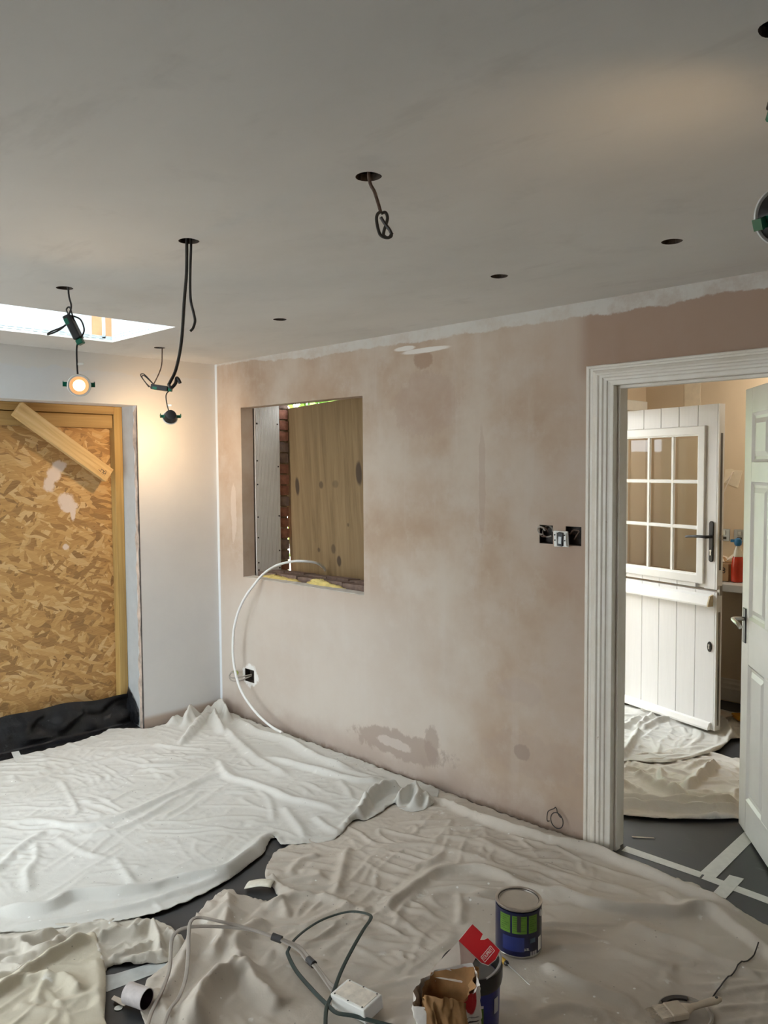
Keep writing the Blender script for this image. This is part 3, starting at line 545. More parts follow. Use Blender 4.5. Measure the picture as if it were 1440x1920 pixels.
# leaning plywood sheet outside
pl = build('plywood_board', MB().box(0,1.36,0,.018,-.115,1.143), M_PLY, None, bevel=.001)
pl.matrix_world = Matrix.Translation((.272,.425,.958)) @ Matrix.Rotation(math.radians(-2.7),4,'Y') @ Matrix.Rotation(math.radians(1.4),4,'X')
tag(pl, 'weathered plywood sheet with dark knots blocking the window opening', 'board')
# light pipe: arcs over the sill to the floor
based(MB().tube([(.666,.405,1.002),(.70,.36,1.030),(.72,.28,1.068),(.69,.20,1.083),(.63,.15,1.080),(.56,.08,1.055),(.525,.0,1.005),(.50,-.05,.945),(.45,-.09,.86),(.375,-.10,.745),(.318,-.10,.595),(.316,-.10,.41),(.385,-.10,.247),(.531,-.10,.135),(.70,-.10,.07),(.83,-.10,.052)],.0085,10,smooth=5),
      'water_pipe', M_PIPE, 'white plastic pipe arching out over the window sill', 'pipe', smooth=True)

# ------------------------------------------------------------------ boarded-up opening
build('strand_board', MB().box(-.285,-.266,-3.04,-.586,.02,2.20), M_OSB); tag(bpy.data.objects['strand_board'], 'orange strand board sheet with plaster splashes closing the opening', 'board')
based(MB().box(-.262,-.200,-.642,-.586,0,2.094), 'timber_post', M_POST, 'upright treated timber post beside the strand board', 'timber', bevel=.002)
based(MB().box(-.262,-.192,-3.04,-.646,2.044,2.094), 'timber_header', M_HEAD, 'upper treated timber rail across the boarded opening', 'timber', bevel=.002)
based(MB().box(-.262,-.212,-3.04,-.646,1.955,2.040), 'timber_rail', M_HEAD, 'lower treated timber rail under the header', 'timber', bevel=.002)
a = Vector((-.150,-1.275,2.050)); b = Vector((-.150,-.715,1.648)); d = b-a; L = d.length
br = build('timber_brace', MB().box(0,L,-.0225,.0225,-.047,.047), M_BRACE, None, bevel=.002)
xax = d.normalized(); yax = Vector((1,0,0)); zax = xax.cross(yax)
Mx = Matrix.Identity(4)
for i in range(3): Mx[i][0]=xax[i]; Mx[i][1]=yax[i]; Mx[i][2]=zax[i]; Mx[i][3]=a[i]
br.matrix_world = Mx; tag(br, 'pale pine brace nailed diagonally across the strand board', 'timber')
mk = MB()
for (x0,z0,x1,z1) in [(-.085,.010,-.065,.014),(-.065,.014,-.070,-.004),(-.070,-.004,-.045,-.002),(-.055,.018,-.040,-.012),(-.040,.012,-.060,-.006),(-.045,.020,-.030,.0),(-.030,.018,-.036,-.012)]:
    p0 = Vector((L+x0,.0228,z0)); p1 = Vector((L+x1,.0228,z1)); dd = (p1-p0).normalized(); nn = Vector((-dd.z,0,dd.x))*.0015
    mk.add([p0+nn,p1+nn,p1-nn,p0-nn],[(0,1,2,3)])
build('pencil_mark', mk, M_INK, br, world=False)
# black membrane turned up against the board
def pnoise(seed):
    r = np.random.RandomState(seed); G = r.rand(256)*2*np.pi; perm = r.permutation(256); perm = np.concatenate([perm,perm])
    def f(x,y):
        xi = np.floor(x).astype(int); yi = np.floor(y).astype(int); xf = x-xi; yf = y-yi
        def g(ix,iy,dx,dy):
            a_ = G[perm[(perm[ix&255]+iy)&255]]; return np.cos(a_)*dx+np.sin(a_)*dy
        u_ = xf**3*(xf*(xf*6-15)+10); v_ = yf**3*(yf*(yf*6-15)+10)
        n00=g(xi,yi,xf,yf); n10=g(xi+1,yi,xf-1,yf); n01=g(xi,yi+1,xf,yf-1); n11=g(xi+1,yi+1,xf-1,yf-1)
        return (n00*(1-u_)+n10*u_)*(1-v_)+(n01*(1-u_)+n11*u_)*v_
    return f
PN = [pnoise(s) for s in range(6)]
def fbm(x,y,k=0,oct=4,gain=.5):
    a_=1.0; s_=0; 
    for o_ in range(oct): s_ = s_+a_*PN[(k+o_)%6](x,y); x=x*2.03+7.1; y=y*2.03+3.7; a_*=gain
    return s_
nu_,nv_ = 110,18
yy = np.linspace(-3.0,-.587,nu_); mb = MB(); vs_ = []; fs_ = []
for i in range(nu_):
    y = yy[i]; top = .200+.014*math.sin(y*5+1.2)+.006*math.sin(y*17)
    for j in range(nv_):
        q = j/(nv_-1); n_ = float(fbm(np.array([y*6.0]),np.array([q*2.5]),1,4)[0])
        if q < .62:
            s_ = q/.62; x = -.180+.02*s_+.075*n_*math.sin(math.pi*s_); z_ = top*(1-s_)+.012
        else:
            s_ = (q-.62)/.38; x = -.165+.10*s_+.02*n_; z_ = .012+.012*abs(n_)*math.sin(math.pi*s_)-.008*s_
        vs_.append((max(x,-.198),y,max(z_,.003)))
for i in range(nu_-1):
    for j in range(nv_-1): fs_.append((i*nv_+j,i*nv_+j+1,(i+1)*nv_+j+1,(i+1)*nv_+j))
mb.add(vs_,fs_); based(mb,'damp_proof_membrane',M_DPM,'crumpled black plastic membrane turned up at the foot of the board','membrane',smooth='all')
mb = MB(); vs_=[]; fs_=[]
for i in range(9):
    for j in range(9):
        s_=i/8; q=j/8; n_=float(fbm(np.array([s_*3+20]),np.array([q*3.]),2,3)[0])
        vs_.append((-.195+.135*s_, -.589-.022*abs(n_)-.012*math.sin(math.pi*q)*(1-s_), .012+(.235-.10*s_-.03*s_*s_)*q))
for i in range(8):
    for j in range(8): fs_.append((i*9+j,i*9+j+1,(i+1)*9+j+1,(i+1)*9+j))
mb.add(vs_,fs_); build('corner_flap', mb, M_DPM, bpy.data.objects['damp_proof_membrane'], smooth='all')

# ------------------------------------------------------------------ rooflight shaft
w2 = empty('window_2', (.8,-2.1,H), label='rooflight with a bright white plasterboard shaft', cat='rooflight', kind='structure')
build('shaft_board', MB().box(SKX0-.012,SKX0,SKY0,-1.085,H+.0185,2.92), M_WHITEBOARD, w2)
build('shaft_board', MB().box(SKX0-.012,SKX0,-1.025,-1.006,H+.0185,2.92), M_WHITEBOARD, w2)
build('shaft_board', MB().box(SKX0-.012,SKX0,-1.085,-.957,H+.0185,H+.032), M_WHITEBOARD, w2)
for y0,y1 in ((-1.085,-1.025),(-1.006,-.962)): build('batten', MB().box(SKX0-.014,SKX0-.002,y0,y1,H+.032,2.92), plain('bare_batten_%d'%(y0*-1000),(.72,.38,.19),.7), w2)
build('shaft_board', MB().box(SKX1,SKX1+.012,SKY0,-.957,H+.0185,2.92), M_WHITEBOARD, w2)
build('shaft_board', MB().box(SKX0-.012,SKX1+.012,-.968,-.957,H+.0185,2.92), M_WHITEBOARD, w2)
build('shaft_board', MB().box(SKX0-.012,SKX1+.012,SKY0-.012,SKY0,H+.0185,2.92), M_WHITEBOARD, w2)
fr = MB(); 
fr.box(SKX0-.05,SKX0+.03,SKY0-.05,-.92,2.92,2.98).box(SKX1-.03,SKX1+.05,SKY0-.05,-.92,2.92,2.98).box(SKX0+.03,SKX1-.03,SKY0-.05,SKY0+.03,2.92,2.98).box(SKX0+.03,SKX1-.03,-1.0,-.92,2.92,2.98)
build('rooflight_frame', fr, M_UPVCP, w2); build('glass_pane', MB().box(SKX0+.03,SKX1-.03,SKY0+.03,-1.0,2.955,2.960), M_GLASS, w2)
M_SCRIM = plain('scrim_tape',(.52,.60,.62),.8,var=.3,vscale=80)
y = -1.9; sc_ = MB(); 
while y < -.985:
    sc_.box(SKX0,SKX0+.0015,y,y+.03,H+.014,H+.019); sc_.box(SKX0,SKX0+.0015,y+.006,y+.036,H+.026,H+.030); y += .045
x = .475
while x < 1.12:
    for zz in (H+.022,H+.035,H+.048): sc_.box(x,x+.022,-.9695,-.968,zz,zz+.004)
    x += .034
build('scrim_tape', sc_, M_SCRIM, w2)

# ------------------------------------------------------------------ doorway: lining, architrave
tr1 = empty('trim_1', (3.43,0,0), label='chipped old white moulded architrave and lining around the doorway', cat='door frame', kind='structure')
X0,X1,ZT = 3.028,3.822,2.030
struct('sky_blocker', MB().box(1.0,1.495,.75,2.75,2.32,2.40), plain('blocker_brown',(.30,.25,.20),.8), 'small porch slab, unseen, added to cut the daylight at the back door', 'blocker')  # unseen slab added to keep some sky light off the stable door
struct('added_outside_wall', MB().box(-1.35,-1.20,-1.5,1.55,-.13,1.85), plain('mirrored_beige',(.74,.62,.46),.9,var=.1), 'unseen wall added outside for the door glass to reflect', 'wall')  # added so the stable door glass mirrors beige instead of sky
aprof = [(0,0),(0,.016),(.006,.020),(.016,.020),(.020,.014),(.030,.014),(.036,.020),(.052,.026),(.060,.026),(.066,.020),(.078,.020),(.084,.014),(.096,.012),(.100,.006),(.108,.004),(.118,.003),(.118,0)]
def arch_piece(name, side):
    mb = MB(); n = len(aprof); vs_ = []
    for end in (0,1):
        for w_,h_ in aprof:
            off = .118-w_   # distance outward from the opening edge
            if side == 'L': vs_.append((X0-off-.006, -h_, 0 if end == 0 else ZT+.006+off*.70))
            elif side == 'R': vs_.append((X1+off+.006, -h_, 0 if end == 0 else ZT+.006+off*.70))
            else: vs_.append(((X0-off-.006) if end == 0 else (X1+off+.006), -h_, ZT+.006+off*.70))
    fs_ = [(i,(i+1)%n,n+(i+1)%n,n+i) for i in range(n)]+[tuple(range(n)),tuple(range(2*n-1,n-1,-1))]
    mb.add(vs_,fs_); return build(name, mb, M_ARCH, tr1)
for nm,sd in (('architrave','L'),('architrave','R'),('head_architrave','T')): arch_piece(nm,sd)
build('jamb', MB().box(X0-.012,X0,-.003,.118,0,ZT), M_ARCH, tr1, bevel=.002)
build('jamb', MB().box(X1,X1+.012,-.003,.118,0,ZT), M_ARCH, tr1, bevel=.002)
build('head_lining', MB().box(X0-.012,X1+.012,-.003,.118,ZT,ZT+.014), M_ARCH, tr1, bevel=.002)
build('door_stop', MB().box(X0,X0+.013,.030,.068,0,ZT-.013), M_ARCH, tr1, bevel=.002)
build('door_stop', MB().box(X1-.013,X1,.030,.068,0,ZT-.013), M_ARCH, tr1, bevel=.002)
build('door_stop', MB().box(X0,X1,.030,.068,ZT-.013,ZT), M_ARCH, tr1, bevel=.002)

# ------------------------------------------------------------------ inner panelled door, swung into the utility room
DA = math.atan2(.616,-.458)
d1 = empty('door_1', (3.800,.075,.012), DA, 'white six-panel inner door standing open into the utility room', 'door', kind='structure')
W_,HD,TH = .762,2.020,.035
def lp(name, mb, m, par, **k): return build(name, mb, m, par, world=False, **k)
y0,y1 = 0.0,TH
st = .105; mid_w = .095
for u0 in (0,W_-st): lp('stile', MB().box(u0,u0+st,y0,y1,0,HD), M_GLOSSW, d1, bevel=.002)
rails = [(0,.155),(.775,.985),(1.600,1.690),(1.905,HD)]
for z0,z1 in rails: lp('rail', MB().box(st,W_-st,y0,y1,z0,z1), M_GLOSSW, d1, bevel=.002)
um = (W_-mid_w)/2
for z0,z1 in ((.155,.775),(.985,1.600),(1.690,1.905)): lp('muntin', MB().box(um,um+mid_w,y0,y1,z0,z1), M_GLOSSW, d1, bevel=.002)
for z0,z1 in ((.155,.775),(.985,1.600),(1.690,1.905)):
    for u0,u1 in ((st,um),(um+mid_w,W_-st)):
        mb = MB()
        for s_,yy_ in ((1,TH),(-1,0)):
            def Rg(ins,dep): return [(u0+ins,yy_-s_*dep,z0+ins),(u1-ins,yy_-s_*dep,z0+ins),(u1-ins,yy_-s_*dep,z1-ins),(u0+ins,yy_-s_*dep,z1-ins)]
            vs_ = Rg(0,0)+Rg(.012,.009)+Rg(.024,.011)+Rg(.046,.003)
            fs_ = [(4*k+i,4*k+(i+1)%4,4*k+4+(i+1)%4,4*k+4+i) for k in range(3) for i in range(4)]+[(12,13,14,15)]
            mb.add(vs_,fs_)
        lp('panel', mb, M_GLOSSW, d1)
hn = lp('handle_plate', MB().box(W_-.072,W_-.030,TH,TH+.006,.865,1.025), M_BLACKP, d1, bevel=.003)
lp('lever', MB().tube([(W_-.05,TH+.004,.975),(W_-.05,TH+.045,.975),(W_-.058,TH+.055,.974),(W_-.10,TH+.058,.972),(W_-.145,TH+.056,.968),(W_-.165,TH+.050,.955)],.009,10,smooth=4), M_STEEL, hn, smooth=True)
hn = lp('handle_plate', MB().box(W_-.072,W_-.030,-.006,0,.865,1.025), M_STEEL, d1, bevel=.003)
lp('lever', MB().tube([(W_-.05,-.004,.975),(W_-.05,-.045,.975),(W_-.058,-.055,.974),(W_-.10,-.058,.972),(W_-.145,-.056,.968)],.009,10,smooth=4), M_STEEL, hn, smooth=True)
lp('latch_plate', MB().box(W_-.0005,W_+.001,.009,.026,.90,1.02), M_STEEL, d1)
for z_ in (.25,1.0,1.75): lp('hinge', MB().lathe([(.006,0),(.006,.09)],10,Matrix.Translation((-.004,TH*.0,z_))), M_STEEL, d1)

# ------------------------------------------------------------------ stable door opened inwards
SA = math.atan2(-.275,.961)
d2 = empty('door_2', (1.874,2.042,.045), SA, 'white boarded stable door with a nine-pane window standing open', 'door', kind='structure')
WD = .88; TD = .050
edges = [.0]+[.87-.148*k for k in range(5,-1,-1)]   # plank joints
zu0,zu1,zl0,zl1 = .880,2.018,.0,.865
fu0,fu1,fz0,fz1 = .062,.788,.905,1.890    # glazing frame
def planks(z0,z1,parent):
    for a_,b_ in zip(edges[:-1],edges[1:]):
        if b_-a_ < .03: continue
        mb = MB(); g=.0035
        mb.prism([(a_,.006),(a_+g*.4,.0045),(a_+g,0),(b_-g,0),(b_-g*.4,.0045),(b_,.006),(b_,.02),(a_,.02)], z0, z1,'z')
        lp('plank', mb, M_UPVC, parent)
# lower leaf
lf = lp('lower_leaf', MB().box(0,WD,.018,TD,zl0,zl1).box(.870,WD,.0,.018,zl0,zl1), M_UPVCP, d2)
planks(zl0+.0,zl1,lf)
lp('weather_bar', MB().prism([(-.045,.775),(-.045,.785),(-.028,.835),(.001,.845),(.001,.775)],.0,.845,'x'), M_UPVCP, lf)
lp('bar_end_cap', MB().prism([(-.046,.774),(-.046,.786),(-.028,.837),(.001,.847),(.001,.774)],.845,.855,'x'), plain('yellowed_cap',(.62,.52,.33),.6), lf)
lp('weather_bar', MB().prism([(-.030,.0),(-.030,.012),(-.018,.04),(.001,.046),(.001,.0)],.0,.85,'x'), M_UPVCP, lf)
kp = lp('lock_plate', MB().prism([(.835+.016*math.cos(a_),.520+(.032*math.sin(a_))) for a_ in [2*math.pi*i/20 for i in range(20)]],-.008,.001,'y'), M_BLACKP, lf, bevel=.002)
lp('keyhole', MB().lathe([(.007,0),(.007,.004)],12,Matrix.Translation((.835,-.007,.530)) @ Matrix.Rotation(math.pi/2,4,'X')).box(.831,.839,-.011,-.007,.505,.53), M_STEEL, kp)
lp('lock_strip', MB().box(WD-.0005,WD+.0015,.016,.034,.03,.74), M_STEEL, lf)
# upper leaf with glazed cut-out
mb = slab('y',0,WD,zu0,zu1,.018,TD,[(fu0+.03,fu1-.03,fz0+.03,fz1-.03)]); mb.box(.870,WD,0,.018,zu0,zu1)
uf = lp('upper_leaf', mb, M_UPVCP, d2)
for a_,b_ in zip(edges[:-1],edges[1:]):
    if b_-a_ < .03: continue
    g=.0035
    def pk_(aa,bb,z0,z1): lp('plank', MB().prism([(aa,.006),(aa+g*.4,.0045),(aa+g,0),(bb-g,0),(bb-g*.4,.0045),(bb,.006),(bb,.02),(aa,.02)],z0,z1,'z'), M_UPVC, uf)
    pk_(a_,b_,fz1,zu1)
    if a_ > fu1-.10: pk_(max(a_,fu1-.005),b_,zu0,fz1)
    else: pk_(a_,b_,zu0,fz0)
gf = lp('glazing_frame', slab('y',fu0,fu1,fz0,fz1,-.014,.02,[(fu0+.055,fu1-.055,fz0+.055,fz1-.055)]), M_UPVCP, uf, bevel=.006, seg=2)
lp('frame_bead', slab('y',fu0+.045,fu1-.045,fz0+.045,fz1-.045,-.006,.02,[(fu0+.062,fu1-.062,fz0+.062,fz1-.062)]), M_UPVCP, uf, bevel=.003)
gu0,gu1,gz0,gz1 = fu0+.06,fu1-.06,fz0+.06,fz1-.06
bu = [gu0+(gu1-gu0)*k/3 for k in range(4)]; bz = [gz0+(gz1-gz0)*k/3 for k in range(4)]
for k in (1,2):
    lp('glazing_bar', MB().box(bu[k]-.012,bu[k]+.012,-.002,.016,gz0,gz1), M_UPVCP, uf, bevel=.004)
    lp('glazing_bar', MB().box(gu0,gu1,-.0015,.0155,bz[k]-.012,bz[k]+.012), M_UPVCP, uf, bevel=.004)
for i in range(3):
    for j in range(3):
        lp('pane', MB().box(bu[i]+.0125,bu[i+1]-.0125,.020,.024,bz[j]+.0125,bz[j+1]-.0125), M_GLASS, uf)
hp = lp('handle_plate', MB().prism([(.838+.0165*math.cos(a_)*1.0,(1.285 if math.sin(a_)>=0 else 1.065)+.0165*math.sin(a_)) for a_ in [2*math.pi*i/24 for i in range(24)]],-.010,.001,'y'), M_BLACKP, uf, bevel=.003)
lp('lever', MB().tube([(.838,-.008,1.205),(.838,-.050,1.205),(.828,-.060,1.206),(.78,-.062,1.206),(.72,-.060,1.202),(.69,-.058,1.198)],[.010,.010,.009,.009,.008,.007],10,smooth=4), M_BLACKP, hp, smooth=True)
lp('keyhole', MB().lathe([(.007,0),(.007,.004)],12,Matrix.Translation((.838,-.009,1.118)) @ Matrix.Rotation(math.pi/2,4,'X')).box(.834,.842,-.013,-.009,1.09,1.118), M_STEEL, hp)
lp('lock_strip', MB().box(WD-.0005,WD+.0015,.016,.034,1.0,1.84), plain('dark_lock_strip',(.16,.16,.165),.4,.6), uf)
lp('latch', MB().box(WD,WD+.014,.018,.032,1.185,1.215), M_STEEL, uf)
lp('leaf_bolt', MB().box(WD-.005,WD+.012,.012,.036,.845,.905), M_STEEL, uf)
mb = MB().box(1.77,1.86,1.10,1.15,0,2.11).box(1.77,1.868,1.985,2.025,0,2.11).box(1.77,1.86,1.15,1.985,2.07,2.11)
struct('trim_2', mb, M_UPVCP, 'white outer frame of the back door', 'door frame')
# ------------------------------------------------------------------ dust sheets
def seg_dist(P, poly, closed=False):
    """distance to a polyline, side (+ = left of travel) and 0..1 position along it"""
    A = np.array(poly,float); B = np.roll(A,-1,0)
    if not closed: A,B = A[:-1],B[:-1]
    best = np.full(len(P),1e9); side = np.zeros(len(P)); par = np.zeros(len(P)); near = np.zeros_like(P)
    ln = np.sqrt(((B-A)**2).sum(1)); cum = np.concatenate([[0],np.cumsum(ln)]); tot = cum[-1]
    for a_,b_,l_,c_ in zip(A,B,ln,cum):
        if l_ < 1e-9: continue
        d_ = (b_-a_)/l_; r_ = P-a_; s_ = np.clip(r_@d_,0,l_); q = a_+s_[:,None]*d_; e_ = P-q
        dd = np.sqrt((e_**2).sum(1)); k = dd < best
        best[k] = dd[k]; near[k] = q[k]; par[k] = (c_+s_[k])/tot; side[k] = (d_[0]*r_[k,1]-d_[1]*r_[k,0])
    return best, side, par, near
def smooth2(pts, sub=4, closed=False):
    P = [np.array(p,float) for p in pts]; n = len(P); out = []
    for i in range(n if closed else n-1):
        g = (lambda k: P[k%n]) if closed else (lambda k: P[min(max(k,0),n-1)])
        a_,b_,c_,d_ = g(i-1),g(i),g(i+1),g(i+2)
        for k in range(sub):
            t_ = k/sub; out.append(.5*(2*b_+(c_-a_)*t_+(2*a_-5*b_+4*c_-d_)*t_**2+(3*b_-a_-3*c_+d_)*t_**3))
    if not closed: out.append(P[-1])
    return np.array(out)
def inside(P, poly):
    x,y = P[:,0],P[:,1]; r = np.zeros(len(P),bool); n = len(poly)
    for i in range(n):
        x1,y1_ = poly[i]; x2,y2 = poly[(i+1)%n]
        c_ = ((y1_ > y) != (y2 > y)); r ^= c_ & (x < (x2-x1)*(y-y1_)/(y2-y1_+1e-12)+x1)
    return r
class Sheet:
    """a cloth laid over the floor: traced folds give the start shape, spare cloth then buckles under gravity"""
    def __init__(s, out, rid, knb, base, spare, seed, flats=(), flow=.78, res=.0125, iters=110, gain=1.0, grav=.00003, crumple=.020):
        s.crumple = crumple
        s.grav = grav
        s.out = smooth2(out,3,True); s.rid = [(smooth2(p,3),h,a,b) for p,h,a,b in rid]; s.knb = knb
        s.base = base; s.spare = spare; s.seed = seed; s.flats = flats; s.flow = flow; s.res = res; s.g = gain
        s.solve(iters)
    def target(s, P):
        x,y = P[:,0],P[:,1]; k = s.seed
        wx = .012*fbm(x*3.1,y*3.1,k,3); wy = .012*fbm(x*3.1+9,y*3.1,k+1,3); Q = np.stack([x+wx,y+wy],1); h = np.zeros(len(P))
        for poly,hh,wf,wn in s.rid:
            d_,sd,pr,_ = seg_dist(Q,poly); w = np.where(sd > 0,wf,wn)
            prof = np.clip(1-d_/(1.5*w),0,1)**1.7
            ends = np.clip(pr/.12,0,1)*np.clip((1-pr)/.12,0,1); ends = ends*ends*(3-2*ends)
            rz_ = hh*s.g*prof*(.15+.85*ends)*(1+.4*fbm(pr*7+hh*90,pr*0+hh*31,k,2))
            h = np.where(rz_ < 0, h+rz_, np.maximum(h,rz_)+.35*np.minimum(h,rz_))
        for (cx,cy),hh,r_ in s.knb:
            dx,dy = Q[:,0]-cx,Q[:,1]-cy; d_ = np.sqrt(dx*dx+dy*dy); a_ = np.arctan2(dy,dx); lob = 1+.30*np.sin(3*a_+cx*17)
            h = np.maximum(h, hh*np.clip(1-d_/(1.35*r_*lob),0,1)**1.4)
        return np.maximum(h,-.5*s.base)
    def solve(s, iters):
        res = s.res; o_ = s.out; x0,y0_ = o_.min(0)-res; x1,y1_ = o_.max(0)+res
        nx = int((x1-x0)/res)+2; ny = int((y1_-y0_)/res)+2
        gx,gy = np.meshgrid(x0+np.arange(nx)*res, y0_+np.arange(ny)*res, indexing='ij')
        cen = np.stack([gx[:-1,:-1].ravel()+res/2,gy[:-1,:-1].ravel()+res/2],1)
        cell = inside(cen,o_).reshape(nx-1,ny-1)
        val = np.zeros((nx,ny),bool); val[:-1,:-1] |= cell; val[1:,:-1] |= cell; val[:-1,1:] |= cell; val[1:,1:] |= cell
        cnt = np.zeros((nx,ny)); cnt[:-1,:-1] += cell; cnt[1:,:-1] += cell; cnt[:-1,1:] += cell; cnt[1:,1:] += cell
        bnd = val & (cnt < 4)
        XY = np.stack([gx,gy],-1)
        _,_,_,nr = seg_dist(XY[bnd],o_,True); XY[bnd] = nr
        flat = XY.reshape(-1,2); T = np.zeros(nx*ny); vi = np.nonzero(val.ravel())[0]
        T[vi] = s.target(flat[vi]); T = T.reshape(nx,ny); k = s.seed
        n1 = fbm(gx*9,gy*9,k,3); n2 = fbm(gx*2.1+4,gy*2.1,k+2,2)
        fade = np.ones((nx,ny))
        for cx,cy,r_ in s.flats: fade = fade*np.clip((np.sqrt((gx-cx)**2+(gy-cy)**2)-r_)/.06,0,1)
        T = T*fade; T[bnd] *= .25
        P = np.zeros((nx,ny,3),np.float32); P[...,:2] = XY; 
        wob = .10*fbm(gx*2.3,gy*2.3,k+3,2); fa = s.flow+1.3*fbm(gx*.9+2,gy*.9,k+4,2)
        rid = np.zeros((nx,ny))
        for da,fu,fv,am,ph in ((0,1.3,7.0,1.0,0),(-.75,1.5,8.0,.8,7),(1.1,1.7,9.5,.7,3),(.35,2.4,15,.35,11)):
            ca,sa_ = math.cos(s.flow+da),math.sin(s.flow+da); u_ = gx*ca+gy*sa_+wob+ph; v_ = -gx*sa_+gy*ca+wob*.7
            gate = np.clip(.5+2.2*fbm(gx*2.2+ph,gy*2.2,k+2,2),0,1)
            rid = np.maximum(rid, am*gate*np.clip(1-np.abs(fbm(u_*fu,v_*fv,k+ph,2))*5.5,0,1)**2)
        patch = np.clip(.8+1.0*fbm(gx*1.3,gy*1.3,k+5,2),.35,1)
        P[...,2] = s.base+T+(s.crumple*rid*patch+.003*n1)*fade
        P0 = P.copy(); P0[...,2] = s.base+T
        ex = (s.spare*np.clip(.55+1.6*n2,.12,1.5)*fade).astype(np.float32)
        offs = [(1,0,1.0),(0,1,1.0),(1,1,.5),(1,-1,.5),(2,0,.16),(0,2,.16)]
        cons = []
        for di,dj,kk in offs:
            sa = (slice(0,nx-di), slice(0,ny-dj) if dj >= 0 else slice(-dj,ny)); sb_ = (slice(di,nx), slice(dj,ny) if dj >= 0 else slice(0,ny+dj))
            m = (val[sa] & val[sb_]).astype(np.float32)
            d_ = P[sb_]-P[sa]; L = np.sqrt((d_**2).sum(-1)); an = math.atan2(dj,di)
            L = L*(1+ex[sa]); cons.append((sa,sb_,m*kk,L.astype(np.float32)))
        hold = (np.clip(T/.02,0,1)*.06).astype(np.float32); vz = np.zeros((nx,ny),np.float32); pin = np.where(bnd,.35,.015).astype(np.float32)[...,None]
        for it in range(iters):
            P[...,2] -= s.grav*(it > iters*.6)
            Cc = np.zeros_like(P); Wc = np.full((nx,ny),1e-6,np.float32)
            for sa,sb_,m,L in cons:
                d_ = P[sb_]-P[sa]; l_ = np.sqrt(np.einsum('ijk,ijk->ij',d_,d_))+1e-9
                c_ = d_*(m*(l_-L)/l_*.5)[...,None]; Cc[sa] += c_; Cc[sb_] -= c_; Wc[sa] += m; Wc[sb_] += m
            P += Cc*(1.7/Wc)[...,None]
            P[...,2] += hold*(P0[...,2]-P[...,2])
            P[...,:2] += pin*(P0[...,:2]-P[...,:2])
            np.maximum(P[...,2], s.base*(.4+.6*(~bnd)), out=P[...,2])
        f_ = fade < .5
        P[...,2] = np.where(f_, s.base, P[...,2])
        for _ in range(1):                                   # take the grid-scale ripple out
            Z = P.copy(); w = val.astype(np.float32); S = np.zeros_like(P); N = np.zeros((nx,ny),np.float32)
            for di,dj in ((1,0),(0,1)):
                a_ = (slice(0,nx-di),slice(0,ny-dj)); b_ = (slice(di,nx),slice(dj,ny)); m = w[a_]*w[b_]
                S[a_] += Z[b_]*m[...,None]; S[b_] += Z[a_]*m[...,None]; N[a_] += m; N[b_] += m
            sm = S/np.maximum(N,1)[...,None]; q = (val & ~bnd)[...,None]*.45; P = P*(1-q)+sm*q
        P[...,2][bnd] = np.minimum(P[...,2][bnd], s.base*.5+.012)
        s.P, s.val, s.cell, s.x0, s.y0 = P, val, cell, x0, y0_
    def z(s, x, y):
        i = int(round((x-s.x0)/s.res)); j = int(round((y-s.y0)/s.res)); n = s.P.shape
        if not (1 <= i < n[0]-1 and 1 <= j < n[1]-1) or not s.val[i,j]: return 0.0
        return float(s.P[i-1:i+2,j-1:j+2,2].max())
    def mesh(s, name, m, label):
        ii,jj = np.nonzero(s.cell); ny = s.P.shape[1]; ids = lambda i,j: i*ny+j
        F = np.stack([ids(ii,jj),ids(ii+1,jj),ids(ii+1,jj+1),ids(ii,jj+1)],1)
        used,inv = np.unique(F,return_inverse=True); F = inv.reshape(F.shape); V = s.P.reshape(-1,3)[used].astype(float)
        c0 = np.array([V[:,0].mean(),V[:,1].mean(),0.0]); V = V-c0
        me = bpy.data.meshes.new(name); me.from_pydata(V.tolist(),[],F.tolist()); me.update()
        me.polygons.foreach_set('use_smooth',[True]*len(me.polygons)); me.materials.append(m)
        ob = bpy.data.objects.new(name,me); C.objects.link(ob); ob.location = c0
        sd_ = ob.modifiers.new('fine','SUBSURF'); sd_.levels = sd_.render_levels = 1
        th = ob.modifiers.new('cloth_thickness','SOLIDIFY'); th.thickness = .0016; th.offset = -1; th.use_rim_only = True
        return tag(ob,label,'dust sheet')
FL_B = [(3.162,-.86,.085),(3.30,-1.288,.10),(3.338,-1.436,.10),(3.72,-.80,.085),(3.25,-1.0,.06),(3.01,-1.48,.07)]
SB = Sheet(OUT_B,RID_B,KNB_B,.008,.050,1,flats=FL_B,res=.0105,iters=150,crumple=.026)
SA_ = Sheet(OUT_A,RID_A,KNB_A,.014,.034,2,res=.0115,iters=170)
SC = Sheet(OUT_C,RID_C,KNB_C,.030,.055,3,res=.0085,iters=150,crumple=.024)
SD = Sheet(OUT_D,RID_D,KNB_D,.008,.060,4,res=.0075,iters=150,crumple=.028)
SE = Sheet(OUT_E,RID_E,KNB_E,.010,.070,5,res=.0105,iters=150,crumple=.034)
SF = Sheet(OUT_F,RID_F,KNB_F,.022,.055,0,res=.0105,iters=150,crumple=.028)
SB.mesh('dust_sheet',M_CANV_B,'grubby grey-brown canvas dust sheet carrying the paint tins')
sbo = C.objects['dust_sheet'] if 'dust_sheet' in C.objects else bpy.data.objects['dust_sheet']
build('torn_seam', MB().tube([(x_,y_,SB.z(x_,y_)+.0012) for x_,y_ in smooth2(SEAM_B,4)],.0022,6,smooth=1), M_INK, sbo)
SA_.mesh('dust_sheet',M_CANV_A,'large pale canvas dust sheet reaching from the room corner')
SC.mesh('dust_sheet',M_CANV_C,'cream dust sheet corner with a straight clean-cut edge')
SD.mesh('dust_sheet',M_CANV_D,'crumpled strip of dust sheet bunched beneath the cream one')
